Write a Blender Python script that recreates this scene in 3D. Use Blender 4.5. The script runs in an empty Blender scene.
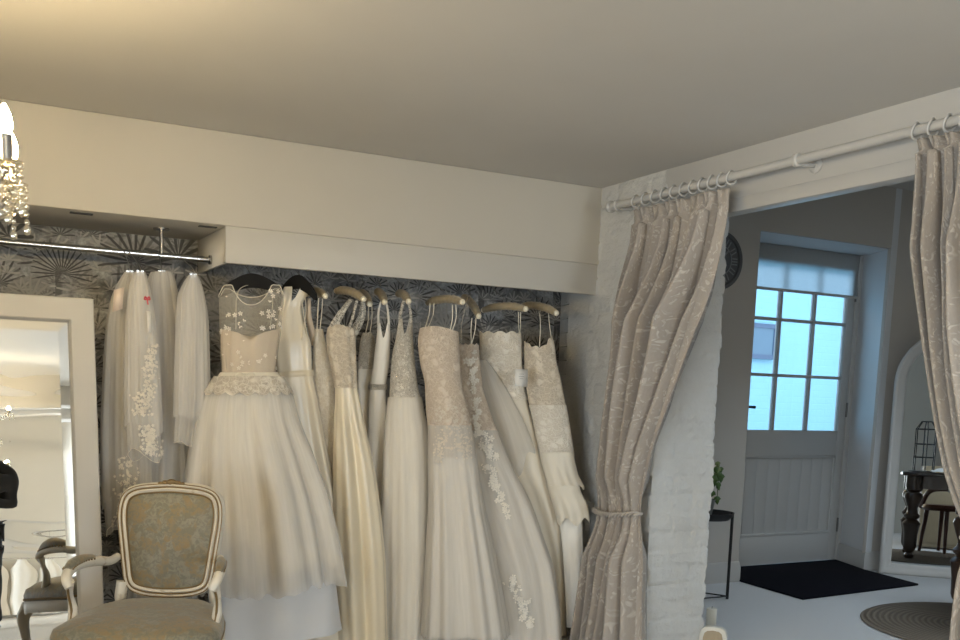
import bpy, bmesh, math, random
from mathutils import Vector, Matrix, noise as mnoise
PI = math.pi
sin, cos = math.sin, math.cos
scene = bpy.context.scene
COL = scene.collection

# ------------------------------------------------------------------ camera
F, YAW, PIT, ROL, CY, CAMH = 986.0, .4941, .1373, -.0311, 525.5, 1.25
CAM = Vector((0, 0, CAMH))
def cam_axes():
    f = Vector((sin(YAW), cos(YAW), 0)); r = Vector((cos(YAW), -sin(YAW), 0)); d = Vector((0, 0, -1))
    f2 = f*cos(PIT) + d*sin(PIT); d2 = d*cos(PIT) - f*sin(PIT)
    return r*cos(ROL) + d2*sin(ROL), d2*cos(ROL) - r*sin(ROL), f2
AX = cam_axes()
cd = bpy.data.cameras.new('camera'); cam = bpy.data.objects.new('camera', cd); COL.objects.link(cam)
R = Matrix((AX[0], -AX[1], -AX[2])).transposed()
cam.matrix_world = Matrix.Translation(CAM) @ R.to_4x4()
cd.sensor_fit = 'HORIZONTAL'; cd.sensor_width = 36; cd.lens = F/960*36
cd.shift_y = (CY - 320)/960; cd.clip_start = .02
scene.camera = cam
def ray(u, v):
    return AX[0]*((u-480)/F) + AX[1]*((v-CY)/F) + AX[2]
def pl(u, v, ax, val):                       # where the sight line through a measured point meets an axis plane
    d = ray(u, v); return CAM + d*((val - CAM[ax])/d[ax])
def plane_hit(u, v, p0, n):
    d = ray(u, v); return CAM + d*((Vector(p0)-CAM).dot(n)/d.dot(n))

# ------------------------------------------------------------------ helpers
def lin(c):
    return tuple((x/255/12.92 if x/255 <= .04045 else ((x/255+.055)/1.055)**2.4) for x in c) + (1,)
class MB:
    def __init__(s): s.v = []; s.f = []; s.uv = {}
    def add(s, vs, fs):
        b = len(s.v); s.v += [Vector(v) for v in vs]; s.f += [tuple(b+i for i in f) for f in fs]; return b
    def box(s, lo, hi):
        x0, y0, z0 = lo; x1, y1, z1 = hi
        s.add([(x0,y0,z0),(x1,y0,z0),(x1,y1,z0),(x0,y1,z0),(x0,y0,z1),(x1,y0,z1),(x1,y1,z1),(x0,y1,z1)],
              [(0,3,2,1),(4,5,6,7),(0,1,5,4),(1,2,6,5),(2,3,7,6),(3,0,4,7)])
        return s
    def obox(s, c, ux, uy, uz, hx, hy, hz):
        c = Vector(c); ux, uy, uz = Vector(ux), Vector(uy), Vector(uz)
        vs = [c + ux*(hx*a) + uy*(hy*b) + uz*(hz*d) for d in (-1,1) for a, b in ((-1,-1),(1,-1),(1,1),(-1,1))]
        s.add(vs, [(0,3,2,1),(4,5,6,7),(0,1,5,4),(1,2,6,5),(2,3,7,6),(3,0,4,7)]); return s
    def prism(s, pts, z0, z1):
        n = len(pts)
        s.add([(x,y,z0) for x,y in pts]+[(x,y,z1) for x,y in pts],
              [tuple(range(n-1,-1,-1)), tuple(range(n,2*n))]+[(i,(i+1)%n,n+(i+1)%n,n+i) for i in range(n)]); return s
    def tube(s, path, r, n=10, closed=False, caps=True):
        P = [Vector(p) for p in path]; m = len(P)
        rs = r if isinstance(r, (list, tuple)) else [r]*m
        up = None; rings = []
        for i in range(m):
            if closed: t = P[(i+1) % m]-P[i-1]
            else: t = P[min(i+1, m-1)]-P[max(i-1, 0)]
            t = t.normalized() if t.length > 1e-9 else Vector((0,0,1))
            if up is None: up = t.orthogonal().normalized()
            up = (up - t*up.dot(t)); up = up.normalized() if up.length > 1e-6 else t.orthogonal().normalized()
            q = t.cross(up)
            rings.append([P[i] + (up*cos(2*PI*k/n) + q*sin(2*PI*k/n))*rs[i] for k in range(n)])
        b = len(s.v)
        for g in rings: s.v += g
        for i in range(m if closed else m-1):
            j = (i+1) % m
            for k in range(n):
                s.f.append((b+i*n+k, b+i*n+(k+1)%n, b+j*n+(k+1)%n, b+j*n+k))
        if caps and not closed:
            s.f.append(tuple(b+k for k in range(n-1,-1,-1))); s.f.append(tuple(b+(m-1)*n+k for k in range(n)))
        return s
    def lathe(s, prof, c=(0,0,0), n=24, axis=None):
        c = Vector(c); a = Vector(axis).normalized() if axis else Vector((0,0,1))
        u = a.orthogonal().normalized() if axis else Vector((1,0,0)); w = a.cross(u)
        b = len(s.v)
        for r, z in prof:
            for k in range(n): s.v.append(c + a*z + (u*cos(2*PI*k/n)+w*sin(2*PI*k/n))*max(r, 1e-5))
        for i in range(len(prof)-1):
            for k in range(n):
                s.f.append((b+i*n+k, b+i*n+(k+1)%n, b+(i+1)*n+(k+1)%n, b+(i+1)*n+k))
        s.f.append(tuple(b+k for k in range(n-1,-1,-1))); s.f.append(tuple(b+(len(prof)-1)*n+k for k in range(n)))
        return s
    def ball(s, c, r, n=10, sq=(1,1,1)):
        c = Vector(c); m = max(4, n//2+1); b = len(s.v)
        for i in range(m+1):
            t = PI*i/m
            for k in range(n):
                s.v.append(c + Vector((r*sin(t)*cos(2*PI*k/n)*sq[0], r*sin(t)*sin(2*PI*k/n)*sq[1], -r*cos(t)*sq[2])))
        for i in range(m):
            for k in range(n): s.f.append((b+i*n+k, b+i*n+(k+1)%n, b+(i+1)*n+(k+1)%n, b+(i+1)*n+k))
        return s
    def grid(s, fn, nu, nv, closed=False, uvfn=None):
        b = len(s.v); w = nu if closed else nu+1
        for j in range(nv+1):
            for i in range(w): s.v.append(Vector(fn(i/nu, j/nv)))
        for j in range(nv):
            for i in range(nu):
                i2 = (i+1) % w
                if uvfn: s.uv[len(s.f)] = [uvfn(i/nu, j/nv), uvfn((i+1)/nu, j/nv), uvfn((i+1)/nu, (j+1)/nv), uvfn(i/nu, (j+1)/nv)]
                s.f.append((b+j*w+i, b+j*w+i2, b+(j+1)*w+i2, b+(j+1)*w+i))
        return s
    def build(s, name, mat, parent=None, loc=None, smooth=None, bevel=0, solid=0, sub=0, weld=True):
        me = bpy.data.meshes.new(name)
        o = bpy.data.objects.new(name, me); COL.objects.link(o)
        L = Vector((0,0,0))
        if parent is not None:
            top = parent
            while top.parent is not None: top = top.parent
            L = Vector(top.location); o.parent = parent
        elif loc is not None:
            L = Vector(loc); o.location = L
        me.from_pydata([tuple(v-L) for v in s.v], [], s.f); me.update()
        if s.uv:
            ul = me.uv_layers.new(name='UVMap')
            for p in me.polygons:
                q = s.uv.get(p.index)
                if q:
                    for k, li in enumerate(p.loop_indices): ul.data[li].uv = q[k]
        bm = bmesh.new(); bm.from_mesh(me)
        if weld: bmesh.ops.remove_doubles(bm, verts=bm.verts, dist=2e-5)
        bmesh.ops.recalc_face_normals(bm, faces=bm.faces)
        if bevel:
            ed = [e for e in bm.edges if len(e.link_faces) == 2 and e.calc_face_angle(0) > .6]
            bmesh.ops.bevel(bm, geom=ed, offset=bevel, segments=2, affect='EDGES', profile=.5, clamp_overlap=True)
        ang = .7 if smooth is None else smooth
        for f in bm.faces: f.smooth = True
        for e in bm.edges:
            if len(e.link_faces) == 2 and e.calc_face_angle(0) > ang: e.smooth = False
        bm.to_mesh(me); bm.free()
        if mat: me.materials.append(mat)
        if sub:
            m = o.modifiers.new('subsurf', 'SUBSURF'); m.levels = sub; m.render_levels = sub
        if solid:
            m = o.modifiers.new('solid', 'SOLIDIFY'); m.thickness = solid; m.offset = 0
        return o
def tag(o, label, cat, group=None):
    o['label'] = label; o['category'] = cat
    if group: o['group'] = group
    return o
def thing(name, label, cat, loc=(0,0,0), group=None):
    o = bpy.data.objects.new(name, None); COL.objects.link(o); o.location = loc
    o.empty_display_size = .05
    return tag(o, label, cat, group)
def struct(o):
    o['kind'] = 'structure'; return o
def copy_tree(o, parent=None):
    c = o.copy(); COL.objects.link(c)
    if parent is not None: c.parent = parent
    for ch in list(o.children): copy_tree(ch, c)
    return c
def lerp(a, b, t): return a+(b-a)*t
def smooth01(t): t = min(1, max(0, t)); return t*t*(3-2*t)
def catmull(pts, n=8, closed=False):
    P = [Vector(p) for p in pts]; m = len(P); out = []
    for i in range(m if closed else m-1):
        g = (lambda k: P[k % m]) if closed else (lambda k: P[min(max(k, 0), m-1)])
        a, b, c, d = g(i-1), g(i), g(i+1), g(i+2)
        for j in range(n):
            t = j/n
            out.append(.5*((2*b)+(c-a)*t+(2*a-5*b+4*c-d)*t*t+(3*b-a-3*c+d)*t**3))
    if not closed: out.append(P[-1])
    return out
def interp(tab, y):                           # monotone-ish cubic through a table of (y, a, b, ...)
    if y <= tab[0][0]: return tab[0][1:]
    if y >= tab[-1][0]: return tab[-1][1:]
    for i in range(len(tab)-1):
        if tab[i][0] <= y <= tab[i+1][0]: break
    p, q = tab[i], tab[i+1]; h = q[0]-p[0]; t = (y-p[0])/h; out = []
    for k in range(1, len(p)):
        s = (q[k]-p[k])/h
        s0 = (p[k]-tab[i-1][k])/(p[0]-tab[i-1][0]) if i > 0 else s
        s1 = (tab[i+2][k]-q[k])/(tab[i+2][0]-q[0]) if i+2 < len(tab) else s
        m0 = 0 if s0*s <= 0 else 2*s0*s/(s0+s)
        m1 = 0 if s1*s <= 0 else 2*s1*s/(s1+s)
        out.append((2*t**3-3*t*t+1)*p[k]+(t**3-2*t*t+t)*h*m0+(3*t*t-2*t**3)*q[k]+(t**3-t*t)*h*m1)
    return out

# ------------------------------------------------------------------ materials
class NT:
    def __init__(s, name):
        s.m = bpy.data.materials.new(name); s.m.use_nodes = True; s.t = s.m.node_tree; s.t.nodes.clear()
        s.out = s.n('ShaderNodeOutputMaterial')
    def n(s, ty, **kw):
        nd = s.t.nodes.new(ty)
        for k, v in kw.items():
            if k.startswith('i_'):
                nd.inputs[k[2:].replace('_', ' ')].default_value = v
            else: setattr(nd, k, v)
        return nd
    def l(s, a, b): s.t.links.new(a, b)
    def math(s, op, a, b=None, clamp=False):
        nd = s.n('ShaderNodeMath', operation=op); nd.use_clamp = clamp
        for i, x in enumerate((a, b)):
            if x is None: continue
            if isinstance(x, (int, float)): nd.inputs[i].default_value = x
            else: s.l(x, nd.inputs[i])
        return nd.outputs[0]
    def mix(s, fac, a, b):
        nd = s.n('ShaderNodeMix', data_type='RGBA')
        for i, x in ((0, fac), (6, a), (7, b)):
            if isinstance(x, (int, float)): nd.inputs[i].default_value = x
            elif isinstance(x, tuple): nd.inputs[i].default_value = x
            else: s.l(x, nd.inputs[i])
        return nd.outputs[2]
    def ramp(s, fac, stops, interp='LINEAR'):
        nd = s.n('ShaderNodeValToRGB'); nd.color_ramp.interpolation = interp
        e = nd.color_ramp.elements
        while len(e) > 1: e.remove(e[0])
        e[0].position = stops[0][0]; e[0].color = stops[0][1]
        for p, c in stops[1:]:
            q = e.new(p); q.color = c
        s.l(fac, nd.inputs[0]); return nd.outputs[0]
    def coord(s, uv=False, scale=(1,1,1), obj=False):
        if uv: c = s.n('ShaderNodeTexCoord').outputs['UV']
        elif obj: c = s.n('ShaderNodeTexCoord').outputs['Object']
        else: c = s.n('ShaderNodeNewGeometry').outputs['Position']
        mp = s.n('ShaderNodeMapping'); mp.inputs['Scale'].default_value = scale
        s.l(c, mp.inputs[0]); return mp.outputs[0]
    def noise(s, vec, scale, detail=4, rough=.55, dist=0, out=0):
        nd = s.n('ShaderNodeTexNoise'); nd.inputs['Scale'].default_value = scale; nd.inputs['Detail'].default_value = detail
        nd.inputs['Roughness'].default_value = rough; nd.inputs['Distortion'].default_value = dist
        s.l(vec, nd.inputs['Vector']); return nd.outputs[out]
    def voro(s, vec, scale, feature='F1', out='Distance', rnd=1.0, dim='3D'):
        nd = s.n('ShaderNodeTexVoronoi', feature=feature, voronoi_dimensions=dim); nd.inputs['Scale'].default_value = scale
        nd.inputs['Randomness'].default_value = rnd
        s.l(vec, nd.inputs['Vector']); return nd.outputs[out]
    def bump(s, h, strength=.3, dist=.01):
        nd = s.n('ShaderNodeBump'); nd.inputs['Strength'].default_value = strength; nd.inputs['Distance'].default_value = dist
        s.l(h, nd.inputs['Height']); return nd.outputs[0]
    def pbsdf(s, col, rough=.5, normal=None, **kw):
        p = s.n('ShaderNodeBsdfPrincipled')
        if isinstance(col, tuple): p.inputs['Base Color'].default_value = col
        else: s.l(col, p.inputs['Base Color'])
        if isinstance(rough, (int, float)): p.inputs['Roughness'].default_value = rough
        else: s.l(rough, p.inputs['Roughness'])
        if normal is not None: s.l(normal, p.inputs['Normal'])
        for k, v in kw.items(): p.inputs[k.replace('_', ' ')].default_value = v
        return p
    def done(s, sh):
        s.l(sh.outputs[0] if hasattr(sh, 'outputs') else sh, s.out.inputs[0]); return s.m
def c4(r, g, b): return (r, g, b, 1)
def paint(name, col, rough=.55, nscale=60, bs=.08, var=.04):
    t = NT(name); v = t.coord()
    n = t.noise(v, nscale, 4); n2 = t.noise(v, 2.5, 3)
    c = t.mix(n2, tuple(x*(1-var) for x in col[:3])+(1,), tuple(min(1, x*(1+var)) for x in col[:3])+(1,))
    return t.done(t.pbsdf(c, rough, t.bump(n, bs, .004)))
def metal(name, col, rough=.3, met=1.0):
    t = NT(name); n = t.noise(t.coord(), 80, 3)
    return t.done(t.pbsdf(col, t.math('MULTIPLY_ADD', n, .1, ) if False else rough, t.bump(n, .03, .002), Metallic=met))
def plain(name, col, rough=.5, **kw):
    t = NT(name); n = t.noise(t.coord(), 40, 3)
    c = t.mix(n, tuple(x*.93 for x in col[:3])+(1,), col)
    return t.done(t.pbsdf(c, rough, t.bump(n, .05, .002), **kw))
def satin(name, col, rough=.38):
    t = NT(name); v = t.coord(uv=True, scale=(1,1,1))
    n = t.noise(v, 14, 3); n2 = t.noise(v, 5, 4, .6, .6)
    c = t.mix(n, tuple(x*.95 for x in col[:3])+(1,), col)
    return t.done(t.pbsdf(c, rough, t.bump(n2, .25, .02), Sheen_Weight=.15, Specular_IOR_Level=.45))
def tulle(name, col, alpha=.55, streak=.3, trl=.4):
    t = NT(name); v = t.coord(uv=True, scale=(1, .05, 1))
    n = t.noise(v, 26, 4, .55)
    d = t.n('ShaderNodeBsdfDiffuse'); d.inputs[0].default_value = col
    r = t.n('ShaderNodeBsdfTranslucent'); r.inputs[0].default_value = col
    m = t.n('ShaderNodeMixShader'); m.inputs[0].default_value = trl; t.l(d.outputs[0], m.inputs[1]); t.l(r.outputs[0], m.inputs[2])
    a = t.math('ADD', t.math('MULTIPLY', t.math('SUBTRACT', n, .5), streak*2), alpha, clamp=True)
    tr = t.n('ShaderNodeBsdfTransparent')
    m2 = t.n('ShaderNodeMixShader'); t.l(a, m2.inputs[0]); t.l(tr.outputs[0], m2.inputs[1]); t.l(m.outputs[0], m2.inputs[2])
    return t.done(m2)
def lace(name, col, under, scale=26, sheer=None, spec=0, bead=False):
    scale *= 2.3; under = tuple(lerp(a, b, .35) for a, b in zip(under, col)); t = NT(name); v = t.coord(uv=True)
    w = t.noise(v, scale*.5, 2, out=1)
    vm = t.n('ShaderNodeVectorMath', operation='SCALE'); t.l(w, vm.inputs[0]); vm.inputs['Scale'].default_value = .035
    va = t.n('ShaderNodeVectorMath', operation='ADD'); t.l(v, va.inputs[0]); t.l(vm.outputs[0], va.inputs[1]); v = va.outputs[0]
    e = t.voro(v, scale, 'DISTANCE_TO_EDGE', 'Distance')
    f = t.voro(v, scale*.45, 'F1', 'Distance')
    fine = t.voro(v, scale*3, 'DISTANCE_TO_EDGE', 'Distance')
    flower = t.ramp(f, [(.25, c4(1,1,1)), (.42, c4(0,0,0))])
    edge = t.ramp(e, [(.03, c4(1,1,1)), (.1, c4(0,0,0))])
    fi = t.ramp(fine, [(.04, c4(.55,.55,.55)), (.16, c4(0,0,0))])
    mask = t.math('MAXIMUM', t.math('MAXIMUM', flower, edge), fi)
    tex = t.math('MULTIPLY', mask, t.math('ADD', t.noise(v, scale*4, 3), .35), clamp=True)
    c = t.mix(tex, under, col)
    rough = .55
    p = t.pbsdf(c, rough, t.bump(tex, .7, .006), Sheen_Weight=.1, Specular_IOR_Level=.3+spec)
    if bead:
        bd = t.voro(v, scale*5, 'F1', 'Distance')
        t.l(t.ramp(bd, [(.2, c4(.12,.12,.12)), (.4, c4(.55,.55,.55))]), p.inputs['Roughness'])
        t.l(t.ramp(bd, [(.2, c4(.75,.75,.75)), (.3, c4(0,0,0))]), p.inputs['Metallic'])
    if sheer is None: return t.done(p)
    tr = t.n('ShaderNodeBsdfTransparent'); m2 = t.n('ShaderNodeMixShader')
    a = t.math('ADD', t.math('MULTIPLY', tex, 1-sheer), sheer, clamp=True)
    t.l(a, m2.inputs[0]); t.l(tr.outputs[0], m2.inputs[1]); t.l(p.outputs[0], m2.inputs[2])
    return t.done(m2)

def m_wallpaper():
    t = NT('jungle_toile_wallpaper')
    g = t.n('ShaderNodeNewGeometry').outputs['Position']
    sp = t.n('ShaderNodeSeparateXYZ'); t.l(g, sp.inputs[0])
    cb = t.n('ShaderNodeCombineXYZ'); t.l(t.math('SUBTRACT', sp.outputs[0], sp.outputs[1]), cb.inputs[0]); t.l(sp.outputs[2], cb.inputs[1])
    P = cb.outputs[0]
    def burst(scale, nsp, rad, off, at=None):
        ad = t.n('ShaderNodeVectorMath', operation='ADD'); t.l(P, ad.inputs[0]); ad.inputs[1].default_value = off
        vo = t.n('ShaderNodeTexVoronoi', voronoi_dimensions='2D', feature='F1'); vo.inputs['Scale'].default_value = scale; vo.inputs['Randomness'].default_value = .75
        t.l(ad.outputs[0], vo.inputs['Vector'])
        su = t.n('ShaderNodeVectorMath', operation='SUBTRACT'); t.l(ad.outputs[0] if at is None else P, su.inputs[0])
        if at is None: t.l(vo.outputs['Position'], su.inputs[1])
        else: su.inputs[1].default_value = (at[0]-YB, at[1], 0)
        s2 = t.n('ShaderNodeSeparateXYZ'); t.l(su.outputs[0], s2.inputs[0])
        ang = t.math('ARCTAN2', s2.outputs[1], s2.outputs[0])
        ln = t.n('ShaderNodeVectorMath', operation='LENGTH'); t.l(su.outputs[0], ln.inputs[0]); L = ln.outputs['Value']
        wob = t.math('MULTIPLY', t.noise(P, 9, 2), 2.2)
        sp_ = t.math('SINE', t.math('ADD', t.math('MULTIPLY', ang, nsp), wob))
        th = t.math('MULTIPLY_ADD', L, 1.7/rad); 
        nd = th.node; nd.inputs[2].default_value = -.75
        up = t.math('MULTIPLY', t.math('GREATER_THAN', t.math('ADD', s2.outputs[1], t.math('MULTIPLY', L, .35)), 0), t.math('LESS_THAN', L, rad))
        m = t.math('MULTIPLY', t.math('GREATER_THAN', sp_, th), up)
        half = t.math('MULTIPLY', up, .35)
        return m, half
    base = t.noise(P, 5, 5, .6, .8)
    fine = t.noise(P, 60, 4, .7)
    bg = t.ramp(base, [(.30, c4(.08,.082,.086)), (.45, c4(.24,.245,.25)), (.62, c4(.52,.525,.53))])
    hatch = t.ramp(fine, [(.4, c4(.55,.55,.55)), (.6, c4(1.1,1.1,1.1))])
    mm = t.n('ShaderNodeMix', data_type='RGBA', blend_type='MULTIPLY'); mm.inputs[0].default_value = .8
    t.l(bg, mm.inputs[6]); t.l(hatch, mm.inputs[7]); col = mm.outputs[2]
    # trunks
    wn = t.n('ShaderNodeTexNoise'); wn.inputs['Scale'].default_value = 3.2
    mp = t.n('ShaderNodeMapping'); mp.inputs['Scale'].default_value = (2.6, .22, 1); t.l(P, mp.inputs[0]); t.l(mp.outputs[0], wn.inputs['Vector'])
    trunk = t.ramp(wn.outputs[0], [(.60, c4(0,0,0)), (.62, c4(1,1,1)), (.66, c4(1,1,1)), (.68, c4(0,0,0))])
    col = t.mix(t.math('MULTIPLY', trunk, .8), col, c4(.03,.028,.027))
    msk = t.ramp(t.noise(P, 3.1, 2), [(.47, c4(0,0,0)), (.53, c4(1,1,1))])
    for q, (sc, n_, rd, of, cc) in enumerate(((6.1, 17, .10, (.31,.12,0), c4(.46,.445,.42)), (5.1, 19, .12, (1.7,.55,0), c4(.035,.033,.033)), (9.5, 13, .06, (.2,2.1,0), c4(.04,.04,.04)), (11, 9, .05, (.9,1.3,0), c4(.40,.385,.36)))):
        b, h = burst(sc, n_, rd, of)
        k_ = msk if q % 2 == 0 else t.math('SUBTRACT', 1.0, msk)
        col = t.mix(t.math('MULTIPLY', t.math('MULTIPLY', b, .85), k_), t.mix(t.math('MULTIPLY', h, k_), col, c4(.22,.21,.2)), cc)
    for px, py, n_, rd, cc in ((62, 274, 30, .125, c4(.035,.034,.033)), (8, 236, 9, .10, c4(.03,.03,.03)), (135, 262, 21, .16, c4(.04,.038,.037)), (178, 258, 15, .15, c4(.05,.05,.048)), (235, 318, 16, .14, c4(.32,.31,.29)), (30, 300, 17, .1, c4(.3,.29,.27)), (345, 330, 17, .14, c4(.04,.04,.04)), (445, 330, 17, .14, c4(.30,.29,.27)), (112, 520, 17, .16, c4(.035,.035,.035))):
        p_ = pl(px, py, 1, YB); b, h = burst(1, n_, rd, (0,0,0), (p_.x, p_.z))
        col = t.mix(t.math('MULTIPLY', b, .9), t.mix(t.math('MULTIPLY', h, 1.3), col, c4(.27,.26,.245)), cc)
    return t.done(t.pbsdf(col, .7))

def m_damask(name, base, light, dark, sc=9):
    t = NT(name); v = t.coord(uv=True)
    w = t.noise(v, sc*.9, 2, out=1)
    vm = t.n('ShaderNodeVectorMath', operation='SCALE'); t.l(w, vm.inputs[0]); vm.inputs['Scale'].default_value = .25
    va = t.n('ShaderNodeVectorMath', operation='ADD'); t.l(v, va.inputs[0]); t.l(vm.outputs[0], va.inputs[1])
    mp = t.n('ShaderNodeMapping'); mp.inputs['Scale'].default_value = (1.5, .85, 1); mp.inputs['Rotation'].default_value = (0, 0, .5); t.l(va.outputs[0], mp.inputs[0])
    a = t.voro(mp.outputs[0], sc*2.6, 'F1', 'Distance'); b = t.noise(va.outputs[0], sc*1.1, 3, .55, .8); e = t.voro(mp.outputs[0], sc*2.6, 'DISTANCE_TO_EDGE', 'Distance')
    m1 = t.ramp(a, [(.30, c4(1,1,1)), (.46, c4(0,0,0))]); m3 = t.ramp(e, [(.0, c4(0,0,0)), (.09, c4(1,1,1))])
    m2 = t.ramp(b, [(.42, c4(0,0,0)), (.56, c4(1,1,1))])
    mk = t.math('MULTIPLY', t.math('MULTIPLY', m1, m3), t.math('ADD', t.math('MULTIPLY', m2, .85), .1))
    thr = t.noise(t.coord(uv=True, scale=(1,.25,1)), 180, 2)
    c = t.mix(mk, t.mix(thr, dark, base), light)
    return t.done(t.pbsdf(c, .62, t.bump(mk, .35, .004), Sheen_Weight=.03, Specular_IOR_Level=.25))
def m_carpet(name, col):
    t = NT(name); v = t.coord(); n = t.noise(v, 220, 4, .7); n2 = t.noise(v, 4, 3)
    c = t.mix(n, tuple(x*.72 for x in col[:3])+(1,), t.mix(n2, col, tuple(x*1.06 for x in col[:3])+(1,)))
    return t.done(t.pbsdf(c, .95, t.bump(n, .6, .01), Sheen_Weight=.2))
def m_rug():
    t = NT('braided_jute'); g = t.coord(obj=True)
    ln = t.n('ShaderNodeVectorMath', operation='LENGTH'); t.l(g, ln.inputs[0])
    r = t.math('SINE', t.math('MULTIPLY', ln.outputs['Value'], 190))
    n = t.noise(g, 90, 4, .7); n2 = t.noise(g, 300, 2)
    h = t.math('ADD', r, t.math('MULTIPLY', n2, 1.5))
    c = t.mix(t.math('MULTIPLY_ADD', r, .3), c4(.10,.075,.05), c4(.30,.25,.19))
    c = t.mix(t.math('MULTIPLY', n, .6), c, c4(.16,.12,.085))
    return t.done(t.pbsdf(c, .9, t.bump(h, .8, .008)))
def m_brick_paint():
    t = NT('white_painted_brick'); v = t.coord(); n = t.noise(v, 28, 6, .65); n2 = t.noise(v, 4, 3)
    c = t.mix(n2, c4(.52,.51,.485), c4(.68,.67,.645))
    return t.done(t.pbsdf(c, .6, t.bump(n, .8, .014)))
def m_brick_flat():
    t = NT('white_painted_brick_wall'); g = t.n('ShaderNodeNewGeometry').outputs['Position']
    sp = t.n('ShaderNodeSeparateXYZ'); t.l(g, sp.inputs[0])
    cb = t.n('ShaderNodeCombineXYZ'); t.l(t.math('ADD', sp.outputs[1], sp.outputs[0]), cb.inputs[0]); t.l(sp.outputs[2], cb.inputs[1])
    b = t.n('ShaderNodeTexBrick'); t.l(cb.outputs[0], b.inputs['Vector']); b.inputs['Scale'].default_value = 1
    b.inputs['Brick Width'].default_value = .225; b.inputs['Row Height'].default_value = .075; b.inputs['Mortar Size'].default_value = .006; b.inputs['Mortar Smooth'].default_value = .6
    n = t.noise(g, 25, 5, .6); h = t.math('ADD', t.math('MULTIPLY', b.outputs['Fac'], -.8), n)
    return t.done(t.pbsdf(c4(.60,.59,.565), .6, t.bump(h, .9, .014)))
def m_mirror(name, wav):
    t = NT(name); v = t.coord(obj=True, scale=(.5,1,1))
    n = t.noise(v, 3.2, 2)
    sp = t.n('ShaderNodeSeparateXYZ'); t.l(v, sp.inputs[0])
    s = t.math('SINE', t.math('ADD', t.math('MULTIPLY', sp.outputs[2], 33), t.math('MULTIPLY', n, 5)))
    b = t.bump(s, 1.0, wav)
    gl = t.n('ShaderNodeBsdfGlossy'); gl.inputs[0].default_value = c4(.86,.87,.86); gl.inputs['Roughness'].default_value = 0
    t.l(b, gl.inputs['Normal']); return t.done(gl)
def m_glass():
    t = NT('window_glass'); tr = t.n('ShaderNodeBsdfTransparent'); tr.inputs[0].default_value = c4(.93,.96,.97)
    gl = t.n('ShaderNodeBsdfGlossy'); gl.inputs['Roughness'].default_value = .02
    fr = t.n('ShaderNodeFresnel'); fr.inputs[0].default_value = 1.3
    m = t.n('ShaderNodeMixShader'); t.l(fr.outputs[0], m.inputs[0]); t.l(tr.outputs[0], m.inputs[1]); t.l(gl.outputs[0], m.inputs[2]); return t.done(m)
def m_crystal():
    t = NT('cut_crystal'); tr = t.n('ShaderNodeBsdfTransparent'); tr.inputs[0].default_value = c4(.9,.88,.82)
    gl = t.n('ShaderNodeBsdfGlossy'); gl.inputs['Roughness'].default_value = .05; gl.inputs[0].default_value = c4(1,.97,.9)
    m = t.n('ShaderNodeMixShader'); m.inputs[0].default_value = .45; t.l(tr.outputs[0], m.inputs[1]); t.l(gl.outputs[0], m.inputs[2]); return t.done(m)
def m_emit(name, col, st):
    t = NT(name); e = t.n('ShaderNodeEmission'); e.inputs[0].default_value = col; e.inputs[1].default_value = st; return t.done(e)
def m_blind():
    t = NT('sheer_blind_fabric'); v = t.coord(scale=(1,1,1)); n = t.noise(t.coord(scale=(6,6,.6)), 60, 3); n2 = t.noise(t.coord(scale=(.6,.6,6)), 60, 3)
    f = t.math('MULTIPLY', t.math('ADD', n, n2), .5)
    c = t.mix(f, c4(.78,.79,.79), c4(.99,.99,.99))
    d = t.n('ShaderNodeBsdfDiffuse'); t.l(c, d.inputs[0]); r = t.n('ShaderNodeBsdfTranslucent'); t.l(c, r.inputs[0])
    m = t.n('ShaderNodeMixShader'); m.inputs[0].default_value = .93; t.l(d.outputs[0], m.inputs[1]); t.l(r.outputs[0], m.inputs[2])
    return t.done(m)
def m_uphol():
    t = NT('sage_gold_damask'); v = t.coord(obj=True)
    n = t.noise(v, 13, 3, .5, 1.2); n2 = t.noise(v, 55, 3, .6, 1.0); st = t.noise(t.coord(obj=True, scale=(14,14,.6)), 6, 2)
    a = t.ramp(n, [(.44, c4(0,0,0)), (.52, c4(1,1,1))]); b = t.ramp(n2, [(.42, c4(0,0,0)), (.58, c4(1,1,1))])
    c = t.mix(b, c4(.135,.138,.108), c4(.215,.21,.165))
    c = t.mix(t.math('MULTIPLY', t.math('MULTIPLY', a, t.math('ADD', b, .25)), .6, clamp=True), c, c4(.21,.13,.035))
    c = t.mix(t.math('MULTIPLY', st, .35), c, c4(.26,.2,.12))
    return t.done(t.pbsdf(c, .55, t.bump(n2, .25, .003), Sheen_Weight=.3))
def m_antique():
    t = NT('antiqued_white_paint'); v = t.coord(); n = t.noise(v, 18, 5, .6); 
    c = t.mix(t.ramp(n, [(.6, c4(0,0,0)), (.75, c4(1,1,1))]), c4(.68,.64,.56), c4(.42,.34,.22))
    return t.done(t.pbsdf(c, .45, t.bump(n, .1, .003)))
def m_wood(name, a, b, rough=.35):
    t = NT(name); n = t.noise(t.coord(scale=(9,9,1.2)), 8, 5, .6, .6)
    return t.done(t.pbsdf(t.mix(n, a, b), rough, t.bump(n, .1, .003)))

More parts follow.
